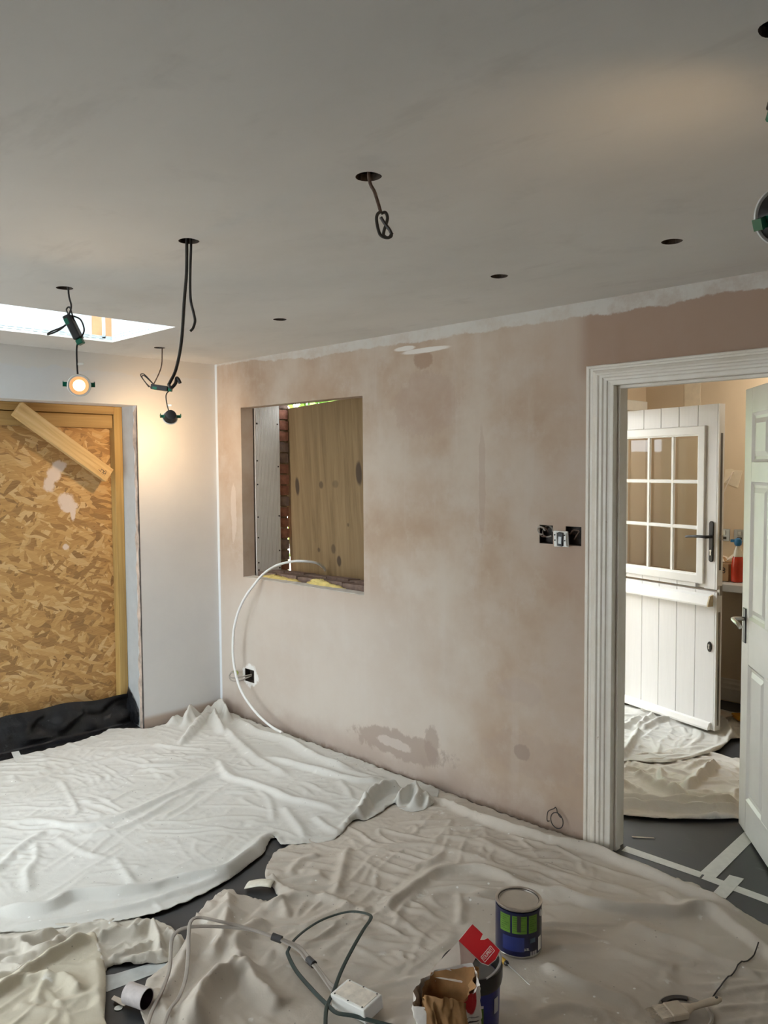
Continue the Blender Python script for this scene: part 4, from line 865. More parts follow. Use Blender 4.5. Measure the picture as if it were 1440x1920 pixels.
SE.mesh('dust_sheet',M_CANV_E,'rumpled dust sheet with rolled front folds inside the doorway')
SF.mesh('dust_sheet',M_CANV_A,'white dust sheet lying under the open stable door')

# ------------------------------------------------------------------ tapes and scraps on the floor
def strip(name, pts, label, cat='tape', z=.0015, m=None, group=None):
    based(MB().prism(pts,z-.001,z,'z'), name, m or M_TAPE, label, cat, group)
strip('floor_tape', [(3.050,.105),(3.395,.110),(3.400,.062),(3.055,.052)], 'white tape strip across the doorway floor, starting at the left jamb')
strip('floor_tape', [(3.405,.105),(3.80,.095),(3.80,.045),(3.41,.058)], 'white tape strip carrying on across the doorway below the panelled door', z=.0017)
strip('floor_tape', [(3.385,.092),(3.450,.100),(3.425,.62),(3.365,.64)], 'wide white tape strip running into the utility room along a floor joint', z=.0024)
strip('floor_tape', [(3.480,.165),(3.535,.175),(3.545,-.03),(3.492,-.03)], 'short white tape patch crossing the doorway strip', z=.0030)
strip('floor_tape', [(-.13,-1.375),(-.12,-1.335),(.06,-1.375),(.06,-1.42)], 'white tape end on the black floor by the strand board', z=.016)
strip('floor_tape', [(2.225,-2.03),(2.36,-1.99),(2.40,-1.72),(2.345,-1.73),(2.29,-1.93)][0:5], 'pale translucent tape strip on the dark floor beside the cream sheet', m=plain('translucent_tape',(.55,.58,.58),.4,var=.2))
strip('paint_chip', [(2.462+.013*math.cos(a_),-2.002+.013*math.sin(a_)) for a_ in [2*math.pi*i/12 for i in range(12)]], 'round white blob of dried paint on the dark floor', 'paint drip', z=.003, m=M_WHITEP)
strip('wood_splinter', [(3.02,.205),(3.10,.262),(3.106,.258),(3.028,.198)], 'thin pale splinter lying on the dark floor in the doorway', 'splinter', z=.004, m=M_CREAM)

# ------------------------------------------------------------------ paint tins
def tin(name, x, y, z, r, h, label, front, closed=True):
    e = empty(name,(x,y,z),front,label,'paint tin')
    b_ = lp('body', MB().lathe([(r*.985,0),(r,.004),(r,h-.012)],48), M_NAVY, e, smooth=True)
    lp('base_rim', MB().lathe([(r*.99,-.0005),(r*1.012,0),(r*1.012,.004),(r*.995,.006)],48), M_TIN, b_, smooth=True)
    return e
def curved_panel(r, a0, a1, z0, z1, n=10, t_=.0006):
    vs_ = []; fs_ = []
    for i in range(n+1):
        a_ = a0+(a1-a0)*i/n
        for rr_,zz in ((r,z0),(r,z1),(r+t_,z1),(r+t_,z0)): vs_.append((rr_*math.cos(a_),rr_*math.sin(a_),zz))
    for i in range(n):
        for k in range(4): fs_.append((i*4+k,i*4+(k+1)%4,i*4+4+(k+1)%4,i*4+4+k))
    fs_ += [(0,1,2,3),(n*4+3,n*4+2,n*4+1,n*4)]
    return MB().add(vs_,fs_)
FA = math.atan2(CAM.y+.86, CAM.x-3.162)     # side of the tin that carries the label
t1 = tin('paint_tin',3.162,-.86,SB.base+.004,.080,.168,'closed navy paint tin with green label panels and a bare metal lid',FA)
r_ = .0802
lid = lp('lid', MB().lathe([(.0,.168),(.0,.168)],4) if False else MB().lathe([(.0665,.160),(.0675,.1655),(.071,.1660),(.0715,.1700),(.0800,.1700),(.0815,.1690),(.0815,.1640),(.0790,.1600)],48), M_TIN, t1, smooth=True)
lp('lid_disc', MB().lathe([(.0668,.1612),(.0668,.1622)],48), plain('grey_lid_face',(.47,.42,.36),.45,0.0), lid)
lp('rim_groove', MB().lathe([(.0690,.1655),(.0712,.1655),(.0712,.1668),(.0690,.1668),(.0690,.1655)],48,cap=False), M_INK, lid)
for a0,a1 in ((-.86,-.36),(-.27,.36),(.45,.88)):
    pn_ = lp('label_panel', curved_panel(r_, a0, a1, .085, .146), M_LIME, t1)
    for k in range(7):
        z_ = .139-k*.0075
        lp('print_line', curved_panel(r_+.0006, a0+.05, a1-.06-.10*((k*7)%3), z_, z_+.0016, 6, .0002), plain('print_green',(.05,.13,.015),.5) if k == 0 and a0 < -.8 else bpy.data.materials['print_green'], pn_)
drip = lp('paint_drip', curved_panel(r_+.0008, -.06, .10, .092, .150, 4), M_INK, t1)
lp('spec_panel', curved_panel(r_, -.72, .25, .022, .072, 10, .0003), plain('navy_panel',(.020,.032,.16),.3), t1)
lp('barcode_label', curved_panel(r_, .98, 1.22, .012, .060, 4), M_WHITEP, t1)
for k in range(6): lp('barcode_bar', curved_panel(r_, .54+k*.058, .56+k*.058, .004, .020, 2), M_WHITEP, t1)
lp('globe_emblem', curved_panel(r_, .52, .78, .050, .066, 6), plain('dim_emblem',(.10,.16,.24),.4), t1)
MT = Matrix.Rotation(.36,4,'Z') @ Matrix.Translation((r_+.0006,0,.030)) @ Matrix(((0,0,1,0),(1,0,0,0),(0,1,0,0),(0,0,0,1)))
text_mesh('volume_text','2.5L',.011,M_WHITEP,t1,MT,.0002)
lp('handle_lug', MB().lathe([(.011,0),(.011,.004),(.006,.006)],14,Matrix.Rotation(1.18,4,'Z') @ Matrix.Translation((.080,0,.140)) @ Matrix.Rotation(math.pi/2,4,'Y')), M_WHITEP, t1)
lp('handle_lug', MB().lathe([(.011,0),(.011,.004),(.006,.006)],14,Matrix.Rotation(-1.96,4,'Z') @ Matrix.Translation((.080,0,.140)) @ Matrix.Rotation(math.pi/2,4,'Y')), M_WHITEP, t1)

F2 = math.atan2(CAM.y+1.27, CAM.x-3.325)
t2 = empty('paint_tub',(3.300,-1.288,SB.base+.004),F2,'open blue plastic paint tub with a black rim behind the filler bag','paint tub')
r2_ = .086; h2 = .186
lp('body', MB().lathe([(.077,0),(.080,.004),(r2_,h2-.03),(r2_-.003,h2-.03),(.076,.008),(.0,.008)],48,cap=False), plain('blue_tub',(.014,.022,.20),.3), t2, smooth=True)
lp('base', MB().lathe([(.077,0),(.077,.003)],48), M_NAVY, t2)
lp('rim', MB().lathe([(r2_-.004,h2-.045),(r2_+.003,h2-.045),(r2_+.006,h2-.03),(r2_+.006,h2),(r2_+.002,h2+.004),(r2_-.004,h2+.003),(r2_-.008,h2-.01),(r2_-.006,h2-.035)],48,cap=False), M_BLACKP, t2, smooth=True)
lp('paint_surface', MB().lathe([(r2_-.006,h2-.040),(r2_-.006,h2-.038)],40), plain('grey_paint',(.20,.19,.18),.25), t2)
pn_ = lp('label', curved_panel(.0852,-.55,.42,.03,.10,10), M_LIME, t2); lp('label_edge', curved_panel(.0853,-.55,.42,.100,.108,10), M_WHITEP, t2)
lp('side_label', curved_panel(.0856,.88,1.12,.07,.115,4), plain('grey_sticker',(.5,.5,.5),.4), t2)
lp('handle', MB().tube([(r2_*math.cos(a_)*1.0,r2_*math.sin(a_),h2+.002+.018*math.sin((a_-.5)/(2.4)*math.pi)) for a_ in [.5+2.4*i/12 for i in range(13)]],.004,8,flat=.35), plain('clear_handle',(.42,.42,.42),.2), t2, smooth=True)

# ------------------------------------------------------------------ filler bag, torn open
bg_ = empty('filler_bag',(3.338,-1.436,SB.base+.003),F2,'torn paper filler bag with brown lining and a red printed flap','bag')
def sack(r0x,r0y,z0,z1,nz,na,seed,lean=(0,0),crump=.10,rim=None,flare=0.0):
    vs_=[]; fs_=[]
    for i in range(nz+1):
        s_ = i/nz
        for j in range(na):
            a_ = 2*math.pi*j/na; n_ = float(fbm(np.array([math.cos(a_)*1.6+seed+s_*2]),np.array([math.sin(a_)*1.6+s_*3.2]),seed%6,3)[0])
            f_ = 1+crump*2.2*n_*(.4+s_)+flare*max(0,s_-.6)
            top = z1+(rim(a_) if rim else 0)
            x_ = r0x*math.copysign(abs(math.cos(a_))**.75,math.cos(a_))*f_+lean[0]*s_; y_ = r0y*math.copysign(abs(math.sin(a_))**.75,math.sin(a_))*f_+lean[1]*s_
            vs_.append((x_,y_,z0+(top-z0)*s_))
    for i in range(nz):
        for j in range(na): fs_.append((i*na+j,i*na+(j+1)%na,(i+1)*na+(j+1)%na,(i+1)*na+j))
    return vs_,fs_
# local x points to the viewer, y to the viewer's right
vs_,fs_ = sack(.058,.092,0,.215,16,56,3,(.0,-.005),.10,lambda a_: .034*math.sin(a_)-.02*math.cos(a_)-.012)
mb = MB().add(vs_,fs_+[tuple(range(55,-1,-1))])
t = NT('printed_sack'); X,Y,Z = t.sep(); n = t.noise(18,4); c = t.ramp(n,[(.3,(.66,.60,.55)),(.7,(.76,.71,.66))])
ln = t.math('MULTIPLY', t.sramp(t.math('SINE', t.math('MULTIPLY', Z, 620)),.35,.6), t.math('MULTIPLY', t.sramp(Y,.035,.042), t.math('MULTIPLY', t.sramp(Y,.088,.080), t.sramp(Z,.150,.140))))
c = t.mix(t.math('MULTIPLY', ln, t.sramp(t.noise(60,2),.42,.5)), c, (.05,.045,.05))
for (cy,cz,ry,rz) in [(.045,.205,.022,.020),(.030,.180,.030,.012),(.062,.185,.016,.030),(-.06,.225,.012,.022)]: c = t.mix(t.ell(Y,Z,cy,cz,ry,rz,.12,n,.35), c, (.50,.015,.02))
t.col(c); t.set(Roughness=.8); t.bump(t.noise(22,5),.5,.01); M_SACK = t.m
lp('paper_body', mb, M_SACK, bg_, smooth='all')
vs_,fs_ = sack(.050,.080,.02,.205,14,56,5,(.002,-.004),.14,lambda a_: .032*math.sin(a_)-.02*math.cos(a_)-.006); lp('brown_lining', MB().add(vs_,fs_), M_KRAFT, bg_, smooth='all')
lp('bag_inside_shade', MB().prism([(.044*math.cos(a_),.070*math.sin(a_)) for a_ in [2*math.pi*i/24 for i in range(24)]],.05,.06,'z'), M_DARK, bg_)  # near-black disc stands in for the shade inside the bag
# folded-out lining at the front
vs_=[]; fs_=[]
for i in range(19):
    for j in range(13):
        s_=i/18; q=j/12; yy_=-.072+.120*s_; n_=float(fbm(np.array([s_*4+3]),np.array([q*3.+1]),2,4)[0]); n2_=float(fbm(np.array([s_*9+3]),np.array([q*7.+1]),4,3)[0])
        out_ = .054*math.sqrt(max(0,1-(yy_/.10)**2))
        x_ = out_+.006+.028*math.sin(q*2.2)+.022*n_+.008*n2_; z_ = .192+.010*n2_-.135*q*(.72+.4*math.sin(s_*3.1))+.018*math.sin(q*6+s_*3)
        vs_.append((x_,yy_+.02*n_+.025*q,z_))
for i in range(18):
    for j in range(12): fs_.append((i*13+j,i*13+j+1,(i+1)*13+j+1,(i+1)*13+j))
lp('folded_lining', MB().add(vs_,fs_), M_KRAFT, bg_, smooth='all')
# red flap with lettering: stands up behind the opening, over the tub
P0 = [Vector((3.278,-1.318,.270)),Vector((3.317,-1.305,.330)),Vector((3.398,-1.275,.270)),Vector((3.359,-1.288,.210))]   # left, top, right, bottom corner
inv = root_matrix(bg_).inverted(); Q = [inv @ v for v in P0]
cen = sum(Q,Vector())/4; ux = (Q[2]-Q[1]).normalized(); uy0 = (Q[1]-Q[0]); uy = (uy0-ux*uy0.dot(ux)).normalized(); uz = ux.cross(uy)
FM = Matrix.Identity(4)
for i in range(3): FM[i][0]=ux[i]; FM[i][1]=uy[i]; FM[i][2]=uz[i]; FM[i][3]=cen[i]
if uz.dot(inv @ CAM - cen) < 0: FM = FM @ Matrix.Rotation(math.pi,4,'X')
fw,fh = (Q[2]-Q[1]).length*1.04, uy0.length*1.04
flap = [(-fw/2,-fh/2),(fw*.28,-fh/2),(fw*.46,-fh*.36),(fw/2,fh*.06),(fw*.44,fh*.50),(fw*.02,fh*.52),(-fw*.02,fh*.36),(-fw*.10,fh*.22),(-fw*.14,fh*.50),(-fw/2,fh*.50)]
fb = lp('flap_backing', MB().prism([(a_*1.035,b_*1.045-.0015) for a_,b_ in flap],-.0016,0,'z',FM), M_CREAM, bg_)
lp('flap_print', MB().prism(flap,0,.0008,'z',FM), M_RED, bg_)
text_mesh('brand_text','TOUPRET',.0135,M_CREAM,bg_, FM @ Matrix.Translation((fw*.27,-fh*.02,.0011)) @ Matrix.Rotation(math.pi/2,4,'Z'),.0003,sx=.85)
fr_ = MB(); bw,bh = .0265,.0085
for (a0,b0,a1,b1) in [(-bw,-bh,bw,-bh),(bw,-bh,bw*1.1,bh),(bw*1.1,bh,-bw*.9,bh),(-bw*.9,bh,-bw,-bh)]:
    p0=Vector((a0,b0,0)); p1=Vector((a1,b1,0)); dd=(p1-p0).normalized(); nn=Vector((-dd.y,dd.x,0))*.0008
    fr_.add([p0+nn,p1+nn,p1-nn,p0-nn],[(0,1,2,3)], FM @ Matrix.Translation((fw*.27,-fh*.02,.0012)) @ Matrix.Rotation(math.pi/2,4,'Z'))
lp('brand_frame', fr_, M_CREAM, bg_)
lp('flap_hinge', MB().add([FM @ Vector((-fw/2,-fh/2,-.001)),FM @ Vector((fw*.1,-fh/2,-.001)),Vector((-.045,.035,.185)),Vector((-.050,-.070,.195))],[(0,1,2,3)]), M_CREAM, bg_)

# ------------------------------------------------------------------ hand tools and electrical bits on the sheet
sdz = SB.base+.016
sd = empty('screwdriver',(3.20,-.985,SB.base+.002),math.atan2(-.036,.135),'small yellow-handled screwdriver beside the closed tin','screwdriver')
lp('handle', MB().lathe([(.004,0),(.0085,.004),(.0095,.012),(.0085,.03),(.0095,.05),(.008,.058)],14,Matrix.Translation((-.058,0,.010)) @ Matrix.Rotation(math.pi/2,4,'Y')), M_YELLOW, sd, smooth=True)
lp('collar', MB().lathe([(.0085,0),(.0085,.006),(.005,.012)],14,Matrix.Translation((0,0,.010)) @ Matrix.Rotation(math.pi/2,4,'Y')), M_BLACKP, sd, smooth=True)
lp('shaft', MB().lathe([(.002,0),(.002,.095),(.0028,.105),(.0008,.115)],8,Matrix.Translation((.010,0,.010)) @ Matrix.Rotation(math.pi/2+.06,4,'Y')), M_STEEL, sd, smooth=True)

ld = empty('tin_lid',(3.738,-.800,SB.base+.003),0,'paint tin lid lying with wet paint on it, under the brush','lid')
lp('disc', MB().lathe([(.079,0),(.082,.003),(.082,.009),(.078,.011),(.074,.009),(.071,.004),(.0,.004)],44,cap=False), plain('painty_lid',(.40,.36,.31),.4,var=.15), ld, smooth=True)
lp('dark_paint', MB().prism([(.0755*math.cos(a_),.0755*math.sin(a_)) for a_ in np.linspace(1.9,3.2,14)]+[(.060*math.cos(a_),.060*math.sin(a_)) for a_ in np.linspace(3.2,1.9,14)],.0042,.0108,'z'), M_INK, ld)
bz_ = SB.base+.018
bd = Vector((.130,.200,0)).normalized()
bsh = empty('paint_brush',(3.712,-.868,bz_),math.atan2(bd.y,bd.x),'flat paint brush caked in cream paint resting on the lid','paint brush')
hp_ = []
for x_,w_,h_ in [(.055,.030,.010),(.07,.022,.009),(.085,.012,.008),(.11,.011,.008),(.14,.013,.009),(.165,.014,.009),(.18,.010,.006),(.186,.003,.003)]: hp_.append((x_,w_,h_))
vs_=[]; fs_=[]; n=12
for x_,w_,h_ in hp_:
    vs_ += [(x_, w_*math.cos(2*math.pi*k/n), .012+h_*math.sin(2*math.pi*k/n)+(x_-.05)*.12) for k in range(n)]
for i in range(len(hp_)-1):
    for k in range(n): fs_.append((i*n+k,i*n+(k+1)%n,(i+1)*n+(k+1)%n,(i+1)*n+k))
fs_ += [tuple(range(n-1,-1,-1)),tuple((len(hp_)-1)*n+k for k in range(n))]
M_BRH = plain('painty_wood',(.50,.42,.32),.6,var=.12,vscale=20)
lp('handle', MB().add(vs_,fs_), M_BRH, bsh, smooth='all')
lp('hang_hole', MB().lathe([(.0045,0),(.0045,.0205)],12,Matrix.Translation((.168,0,.0155))), M_INK, bsh)
lp('ferrule', MB().box(.005,.058,-.032,.032,.001,.023), plain('painty_ferrule',(.56,.48,.38),.5,var=.1), bsh, bevel=.003)
brs = MB(); rb = random.Random(5)
for k in range(60):
    y_ = -.031+.062*k/59+rb.uniform(-.001,.001); z_ = .004+rb.random()*.015; L_ = .05+rb.uniform(-.012,.006)
    brs.add([(.006,y_-.0011,z_-.001),(.006,y_+.0011,z_-.001),(.006,y_,z_+.0014),(-L_,y_*1.05-.0006,z_*.7),(-L_,y_*1.05+.0006,z_*.7),(-L_,y_*1.05,z_*.7+.001)],[(0,1,4,3),(1,2,5,4),(2,0,3,5),(3,4,5)])
brs.box(-.030,.006,-.031,.031,.004,.018)
bo = lp('bristles', brs, plain('cream_bristles',(.62,.54,.44),.7,var=.15,vscale=60), bsh); bo['kind'] = 'stuff'

# white plastic back box on end of the grey cables
bx0 = (3.005,-1.484,SB.base+.002); bang = math.atan2(.009,.125)
bb = empty('back_box',bx0,bang,'white plastic electrical back box on the end of the grey cables','electrical box')
lp('shell', MB().box(-.072,.072,-.042,.042,.003,.048), M_WHITEP, bb, bevel=.004, seg=2)
lp('back_face', MB().box(-.062,.062,-.033,.033,.048,.0492), plain('scuffed_plastic',(.74,.68,.60),.6,var=.2,vscale=30), bb)
for a_,b_ in ((-.058,-.034),(.058,-.034),(-.058,.034),(.058,.034),(0,.036),(0,-.036)): lp('fixing_hole', MB().lathe([(.003,0),(.003,.0005)],10,Matrix.Translation((a_,b_,.0488))), M_INK, bb)
bb.rotation_euler = (0.10,-.06,bang)
def lift(pts, r, sheets=(SB,)):
    out=[]
    for x_,y_,z_ in pts:
        g = max([s_.z(x_,y_) for s_ in sheets]); out.append((x_,y_,max(z_,g+r)))
    return out
gc = empty('twin_grey_cable',GCAB_A[3],0,'pair of grey flat cables bound with black tape, looping to the back box','cable')
build('cable_strand', MB().tube(lift(GCAB_A,.005),.0065,8,flat=.62,smooth=5), M_GREYCAB, gc, smooth=True)
build('cable_strand', MB().tube(lift(GCAB_B,.005),.0065,8,flat=.62,smooth=5), M_GREYCAB, gc, smooth=True)
for i0,i1 in ((10,12),(13,15)):
    pa = [ (Vector(a_)+Vector(b_))/2 for a_,b_ in zip(lift(GCAB_A,.006)[i0:i1],lift(GCAB_B,.006)[i0:i1])]
    mid_ = (pa[0]+pa[1])/2; dv = (pa[1]-pa[0]).normalized()*.018
    build('tape_wrap', MB().tube([mid_-dv,mid_-dv*.3,mid_+dv*.3,mid_+dv],.0125,10,smooth=1), M_TAPEB, gc, smooth=True)
based(MB().tube(lift(STRAP,.006),.0065,8,flat=.5,smooth=5), 'flat_green_cable', plain('dark_green_sheath',(.022,.040,.036),.45), 'dark green flat cable coiled in a loop on the grubby sheet', 'cable', smooth=True)

# small scraps by the sheet edge
cp = empty('plastic_scraper',(2.190,-1.262,.010),.62,'white plastic filling blade smeared with filler on the sheet edge','scraper')
vs_=[]; fs_=[]
for i in range(9):
    for j in range(5):
        a_=i/8; b_=j/4; vs_.append((-.055+.11*a_,(-.032+.064*b_)*(1-.25*abs(a_-.2)),.006+.016*math.sin(a_*2.2)*1.0+.004*math.sin(b_*3.1)))
for i in range(8):
    for j in range(4): fs_.append((i*5+j,i*5+j+1,(i+1)*5+j+1,(i+1)*5+j))
lp('blade', MB().add(vs_,fs_), plain('filler_smeared_plastic',(.80,.77,.66),.5,var=.15,vscale=25), cp, smooth='all')
cp_s = cp.children[0].modifiers.new('thick','SOLIDIFY'); cp_s.thickness = .003
tb = empty('cardboard_tube',(2.510,-1.960,.010),math.radians(20),'short white tube open at the end, lying on the dark floor','tube')
lp('sleeve', MB().lathe([(.030,0),(.032,.0),(.032,.075),(.0295,.075),(.0295,.004),(.030,.0)],32,Matrix.Translation((-.04,0,.033)) @ Matrix.Rotation(math.pi/2,4,'Y'),cap=False), plain('white_sleeve',(.60,.55,.54),.6,var=.12,vscale=40), tb, smooth=True)
lp('purple_inside', MB().lathe([(.0293,.002),(.0293,.074)],32,Matrix.Translation((-.04,0,.033)) @ Matrix.Rotation(math.pi/2,4,'Y'),cap=False), plain('dark_purple',(.035,.015,.04),.6), tb, smooth=True)
lp('inner_end', MB().lathe([(.029,.002),(.029,.004)],24,Matrix.Translation((-.04,0,.033)) @ Matrix.Rotation(math.pi/2,4,'Y')), M_DARK, tb)
lp('paper_tail', MB().prism([(-.10,-.012),(-.04,-.020),(-.035,.010),(-.07,.004),(-.105,.006)],.001,.003,'z'), M_CREAM, tb)
bpy.context.view_layer.update()
# ------------------------------------------------------------------ hanging downlights and bare cables
def frame_from(n, up=Vector((0,0,1))):
    z = Vector(n).normalized(); x = up.cross(z); x = x.normalized() if x.length > 1e-4 else Vector((1,0,0)); y = z.cross(x)
    M = Matrix.Identity(4)
    for i in range(3): M[i][0]=x[i]; M[i][1]=y[i]; M[i][2]=z[i]
    return M
def downlight(hole, head, normal, driver, ddir, loops, label, power, lead_m, lens_m, spot=2.0, roll=0.0):
    e = empty('downlight',(hole[0],hole[1],H),0,label,'downlight',None)
    hd = Vector(head); dr = Vector(driver); dd = Vector(ddir).normalized(); nrm = Vector(normal).normalized()
    back = hd-nrm*.035
    build('supply_lead', MB().tube([(hole[0]+.012,hole[1]+.010,H+.10),(hole[0]+.012,hole[1]+.010,H-.02),tuple((Vector(hole+(H,))*.4+dr*.6)+Vector((.006,.004,.02))),tuple(dr+dd*.045)],.0036,8,smooth=5), lead_m, e, smooth=True)
    Md = Matrix.Translation(dr) @ frame_from(dd)
    db = build('driver_box', MB().box(-.023,.023,-.015,.015,-.050,.050,Md), M_BLACKP, e, bevel=.004, seg=2)
    build('connector', MB().box(-.015,.015,-.013,.013,-.072,-.051,Md), M_GREEN, db, bevel=.003)
    build('connector', MB().box(-.0235,.0235,-.0155,.004,.010,.040,Md), M_GREEN, db, bevel=.003)
    build('lamp_lead', MB().tube([tuple(dr-dd*.065),tuple(dr*.75+back*.25-dd*.02),tuple(dr*.3+back*.7),tuple(back+nrm*.004)],.0036,8,smooth=5), M_BLACKCAB, e, smooth=True)
    for lp_ in loops: build('lead_loop', MB().tube(lp_,.0032,8,smooth=6), M_BLACKCAB, e, smooth=True)
    m_ = dr*.35+back*.65
    build('lead_tag', MB().box(0,.028,-.0008,.0008,-.005,.005,Matrix.Translation(m_) @ Matrix.Rotation(.7,4,'Z')), M_TIN, e)
    Mh = Matrix.Translation(hd) @ frame_from(nrm) @ Matrix.Rotation(roll,4,'Z')
    build('heat_sink', MB().lathe([(.020,-.042),(.031,-.038),(.038,-.010),(.0395,0)],28,Mh), M_BLACKP, e, smooth=True)
    bz = build('bezel', MB().lathe([(.0395,-.0005),(.0440,0),(.0450,.0025),(.0430,.005),(.031,.004),(.029,.002)],36,Mh,cap=False), M_WHITEP, e, smooth=True)
    build('lens', MB().lathe([(.0225,.0005),(.0225,.0030)],28,Mh), lens_m, e)
    build('diffuser_rim', MB().lathe([(.0226,.0005),(.0226,.0028),(.036,.0052),(.036,.0005)],28,Mh,cap=False), M_GLOW, e)
    for s_ in (-1,1):
        cl_ = MB().box(s_*.034-.002,s_*.034+.002,-.009,.009,-.022,.0,Mh)
        cl_.box(min(s_*.034,s_*.058),max(s_*.034,s_*.058),-.009,.009,-.016,-.013,Mh); cl_.box(s_*.058-.002,s_*.058+.002,-.009,.009,-.034,-.013,Mh)
        build('spring_clip', cl_, M_GREEN, e)
    if power:
        L_ = bpy.data.lights.new('downlight_beam','SPOT'); L_.energy = power; L_.color = (1.0,.66,.34); L_.spot_size = spot; L_.spot_blend = 1.0; L_.shadow_soft_size = .028
        lo = bpy.data.objects.new('downlight_beam',L_); C.objects.link(lo); lo.parent = e
        lo.matrix_local = root_matrix(e).inverted() @ (Matrix.Translation(hd+nrm*.010) @ frame_from(-nrm))
    return e
downlight((1.623,-1.743),(1.676,-1.719,2.018),(.86,-.36,-.30),(1.652,-1.726,2.245),(-.10,-.10,.30),
    [[(1.640,-1.735,2.290),(1.632,-1.742,2.315),(1.640,-1.733,2.325),(1.648,-1.728,2.300),(1.655,-1.722,2.270)],
     [(1.650,-1.722,2.290),(1.672,-1.704,2.275),(1.684,-1.696,2.235),(1.676,-1.706,2.205)],
     [(1.640,-1.738,2.265),(1.615,-1.766,2.235),(1.583,-1.797,2.218),(1.590,-1.790,2.228),(1.625,-1.752,2.250),(1.642,-1.735,2.275)]],
    'lit downlight dangling on its lead below the rooflight edge, glowing warm white', 9, M_BLACKCAB, M_LENS, 2.6)
downlight((.452,-.672),(.508,-.645,1.990),(-.78,.30,-.36),(.462,-.680,2.165),(-.055,-.055,.012),
    [[(.415,-.725,2.17),(.398,-.74,2.20),(.378,-.757,2.240),(.390,-.742,2.246),(.420,-.715,2.205),(.440,-.70,2.175)],
     [(.425,-.715,2.165),(.405,-.735,2.19),(.385,-.752,2.228),(.395,-.742,2.236),(.43,-.708,2.19)]],
    'downlight dangling near the room corner with its lit face to the white wall', 18, M_BROWNCAB, M_LENS, 2.9)
downlight((4.288,-1.712),(4.297,-1.724,2.092),(-.75,.45,.12),(4.302,-1.706,2.318),(.02,.02,.10),
    [[(4.305,-1.700,2.27),(4.316,-1.692,2.23),(4.310,-1.698,2.20)]],
    'downlight with green spring clips hanging upside down, shining at the ceiling', 2.8, M_BROWNCAB, M_LENS, 2.4, -.35)
def cable(pts, m, label, r=.0045, tip=None):
    return based(MB().tube(pts,r,8,smooth=6), 'hanging_cable', m, label, 'cable', smooth=True)
cable([(2.531,-1.745,2.50),(2.531,-1.747,2.395),(2.534,-1.752,2.30),(2.532,-1.760,2.22),(2.529,-1.772,2.086),(2.521,-1.788,2.00),(2.508,-1.803,1.958),(2.506,-1.806,1.950),(2.512,-1.800,1.942),(2.520,-1.790,1.956),(2.522,-1.787,1.972),(2.527,-1.783,1.966),(2.530,-1.780,1.955)], M_BLACKCAB,
      'long black cable hanging from a ceiling hole with a curled end', .0052)
cable([(2.541,-1.738,2.50),(2.541,-1.738,2.395),(2.541,-1.743,2.30),(2.545,-1.746,2.22),(2.553,-1.741,2.175),(2.557,-1.739,2.150),(2.553,-1.744,2.128),(2.547,-1.751,2.118)], M_BLACKCAB,
      'shorter black cable hanging beside the long curled one', .0042)
hc = empty('hanging_cable',(3.332,-1.725,H),0,'plaster-smeared cable tied in a loop hanging from the ceiling','cable')
build('cable_drop', MB().tube([(3.330,-1.726,2.50),(3.333,-1.724,2.397),(3.344,-1.716,2.362),(3.352,-1.710,2.330),(3.356,-1.707,2.312)],.0042,8,smooth=5), M_BROWNCAB, hc, smooth=True)
build('cable_loop', MB().tube([(3.356,-1.707,2.314),(3.351,-1.713,2.308),(3.349,-1.715,2.295),(3.353,-1.713,2.270),(3.358,-1.709,2.256),(3.368,-1.700,2.250),(3.377,-1.692,2.254),(3.374,-1.694,2.268),(3.364,-1.702,2.285),(3.357,-1.708,2.300)],.0040,8,smooth=5), M_BLACKCAB, hc, smooth=True)
build('cable_loop', MB().tube([(3.356,-1.706,2.310),(3.364,-1.699,2.312),(3.368,-1.696,2.300),(3.366,-1.698,2.285),(3.362,-1.702,2.268),(3.362,-1.703,2.256),(3.372,-1.696,2.250),(3.378,-1.690,2.262)],.0040,8,smooth=5), M_BLACKCAB, hc, smooth=True)

# ------------------------------------------------------------------ back boxes in the plaster wall
def sunk_box(name, x0,x1,z0,z1, label):
    e = empty(name,((x0+x1)/2,0,z0),0,label,'electrical box')
    mb = MB().box(x0,x1,.040,.043,z0,z1).box(x0,x0+.0015,.003,.040,z0,z1).box(x1-.0015,x1,.003,.040,z0,z1).box(x0,x1,.003,.040,z0,z0+.0015).box(x0,x1,.003,.040,z1-.0015,z1)
    build('metal_shell', mb, plain('dark_galvanised',(.045,.036,.032),.7,.2,var=.5,vscale=40), e)
    return e
s1 = sunk_box('socket_box',*SOCKS[0],'recessed metal back box low on the wall with grey cable loops')
build('cable_loop', MB().tube([(.335,.03,.305),(.320,.0,.30),(.275,-.045,.285),(.205,-.05,.275),(.195,-.05,.295),(.235,-.05,.315),(.29,-.05,.305)],.0045,8,smooth=6), M_GREYCAB, s1, smooth=True)
build('cable_loop', MB().tube([(.335,.03,.295),(.320,.0,.285),(.275,-.035,.262),(.215,-.045,.255),(.190,-.05,.270),(.20,-.05,.30),(.235,-.045,.325),(.28,-.04,.318)],.0045,8,smooth=6), M_GREYCAB, s1, smooth=True)
build('earth_wire', MB().tube([(.235,-.048,.318),(.27,-.05,.335),(.29,-.05,.320),(.275,-.05,.305),(.250,-.05,.312)],.0035,8,smooth=6), plain('green_yellow_wire',(.28,.34,.04),.4), s1, smooth=True)
s2 = sunk_box('switch_box',*SOCKS[1],'recessed back box stuffed with coiled cable, left of the dangling switch')
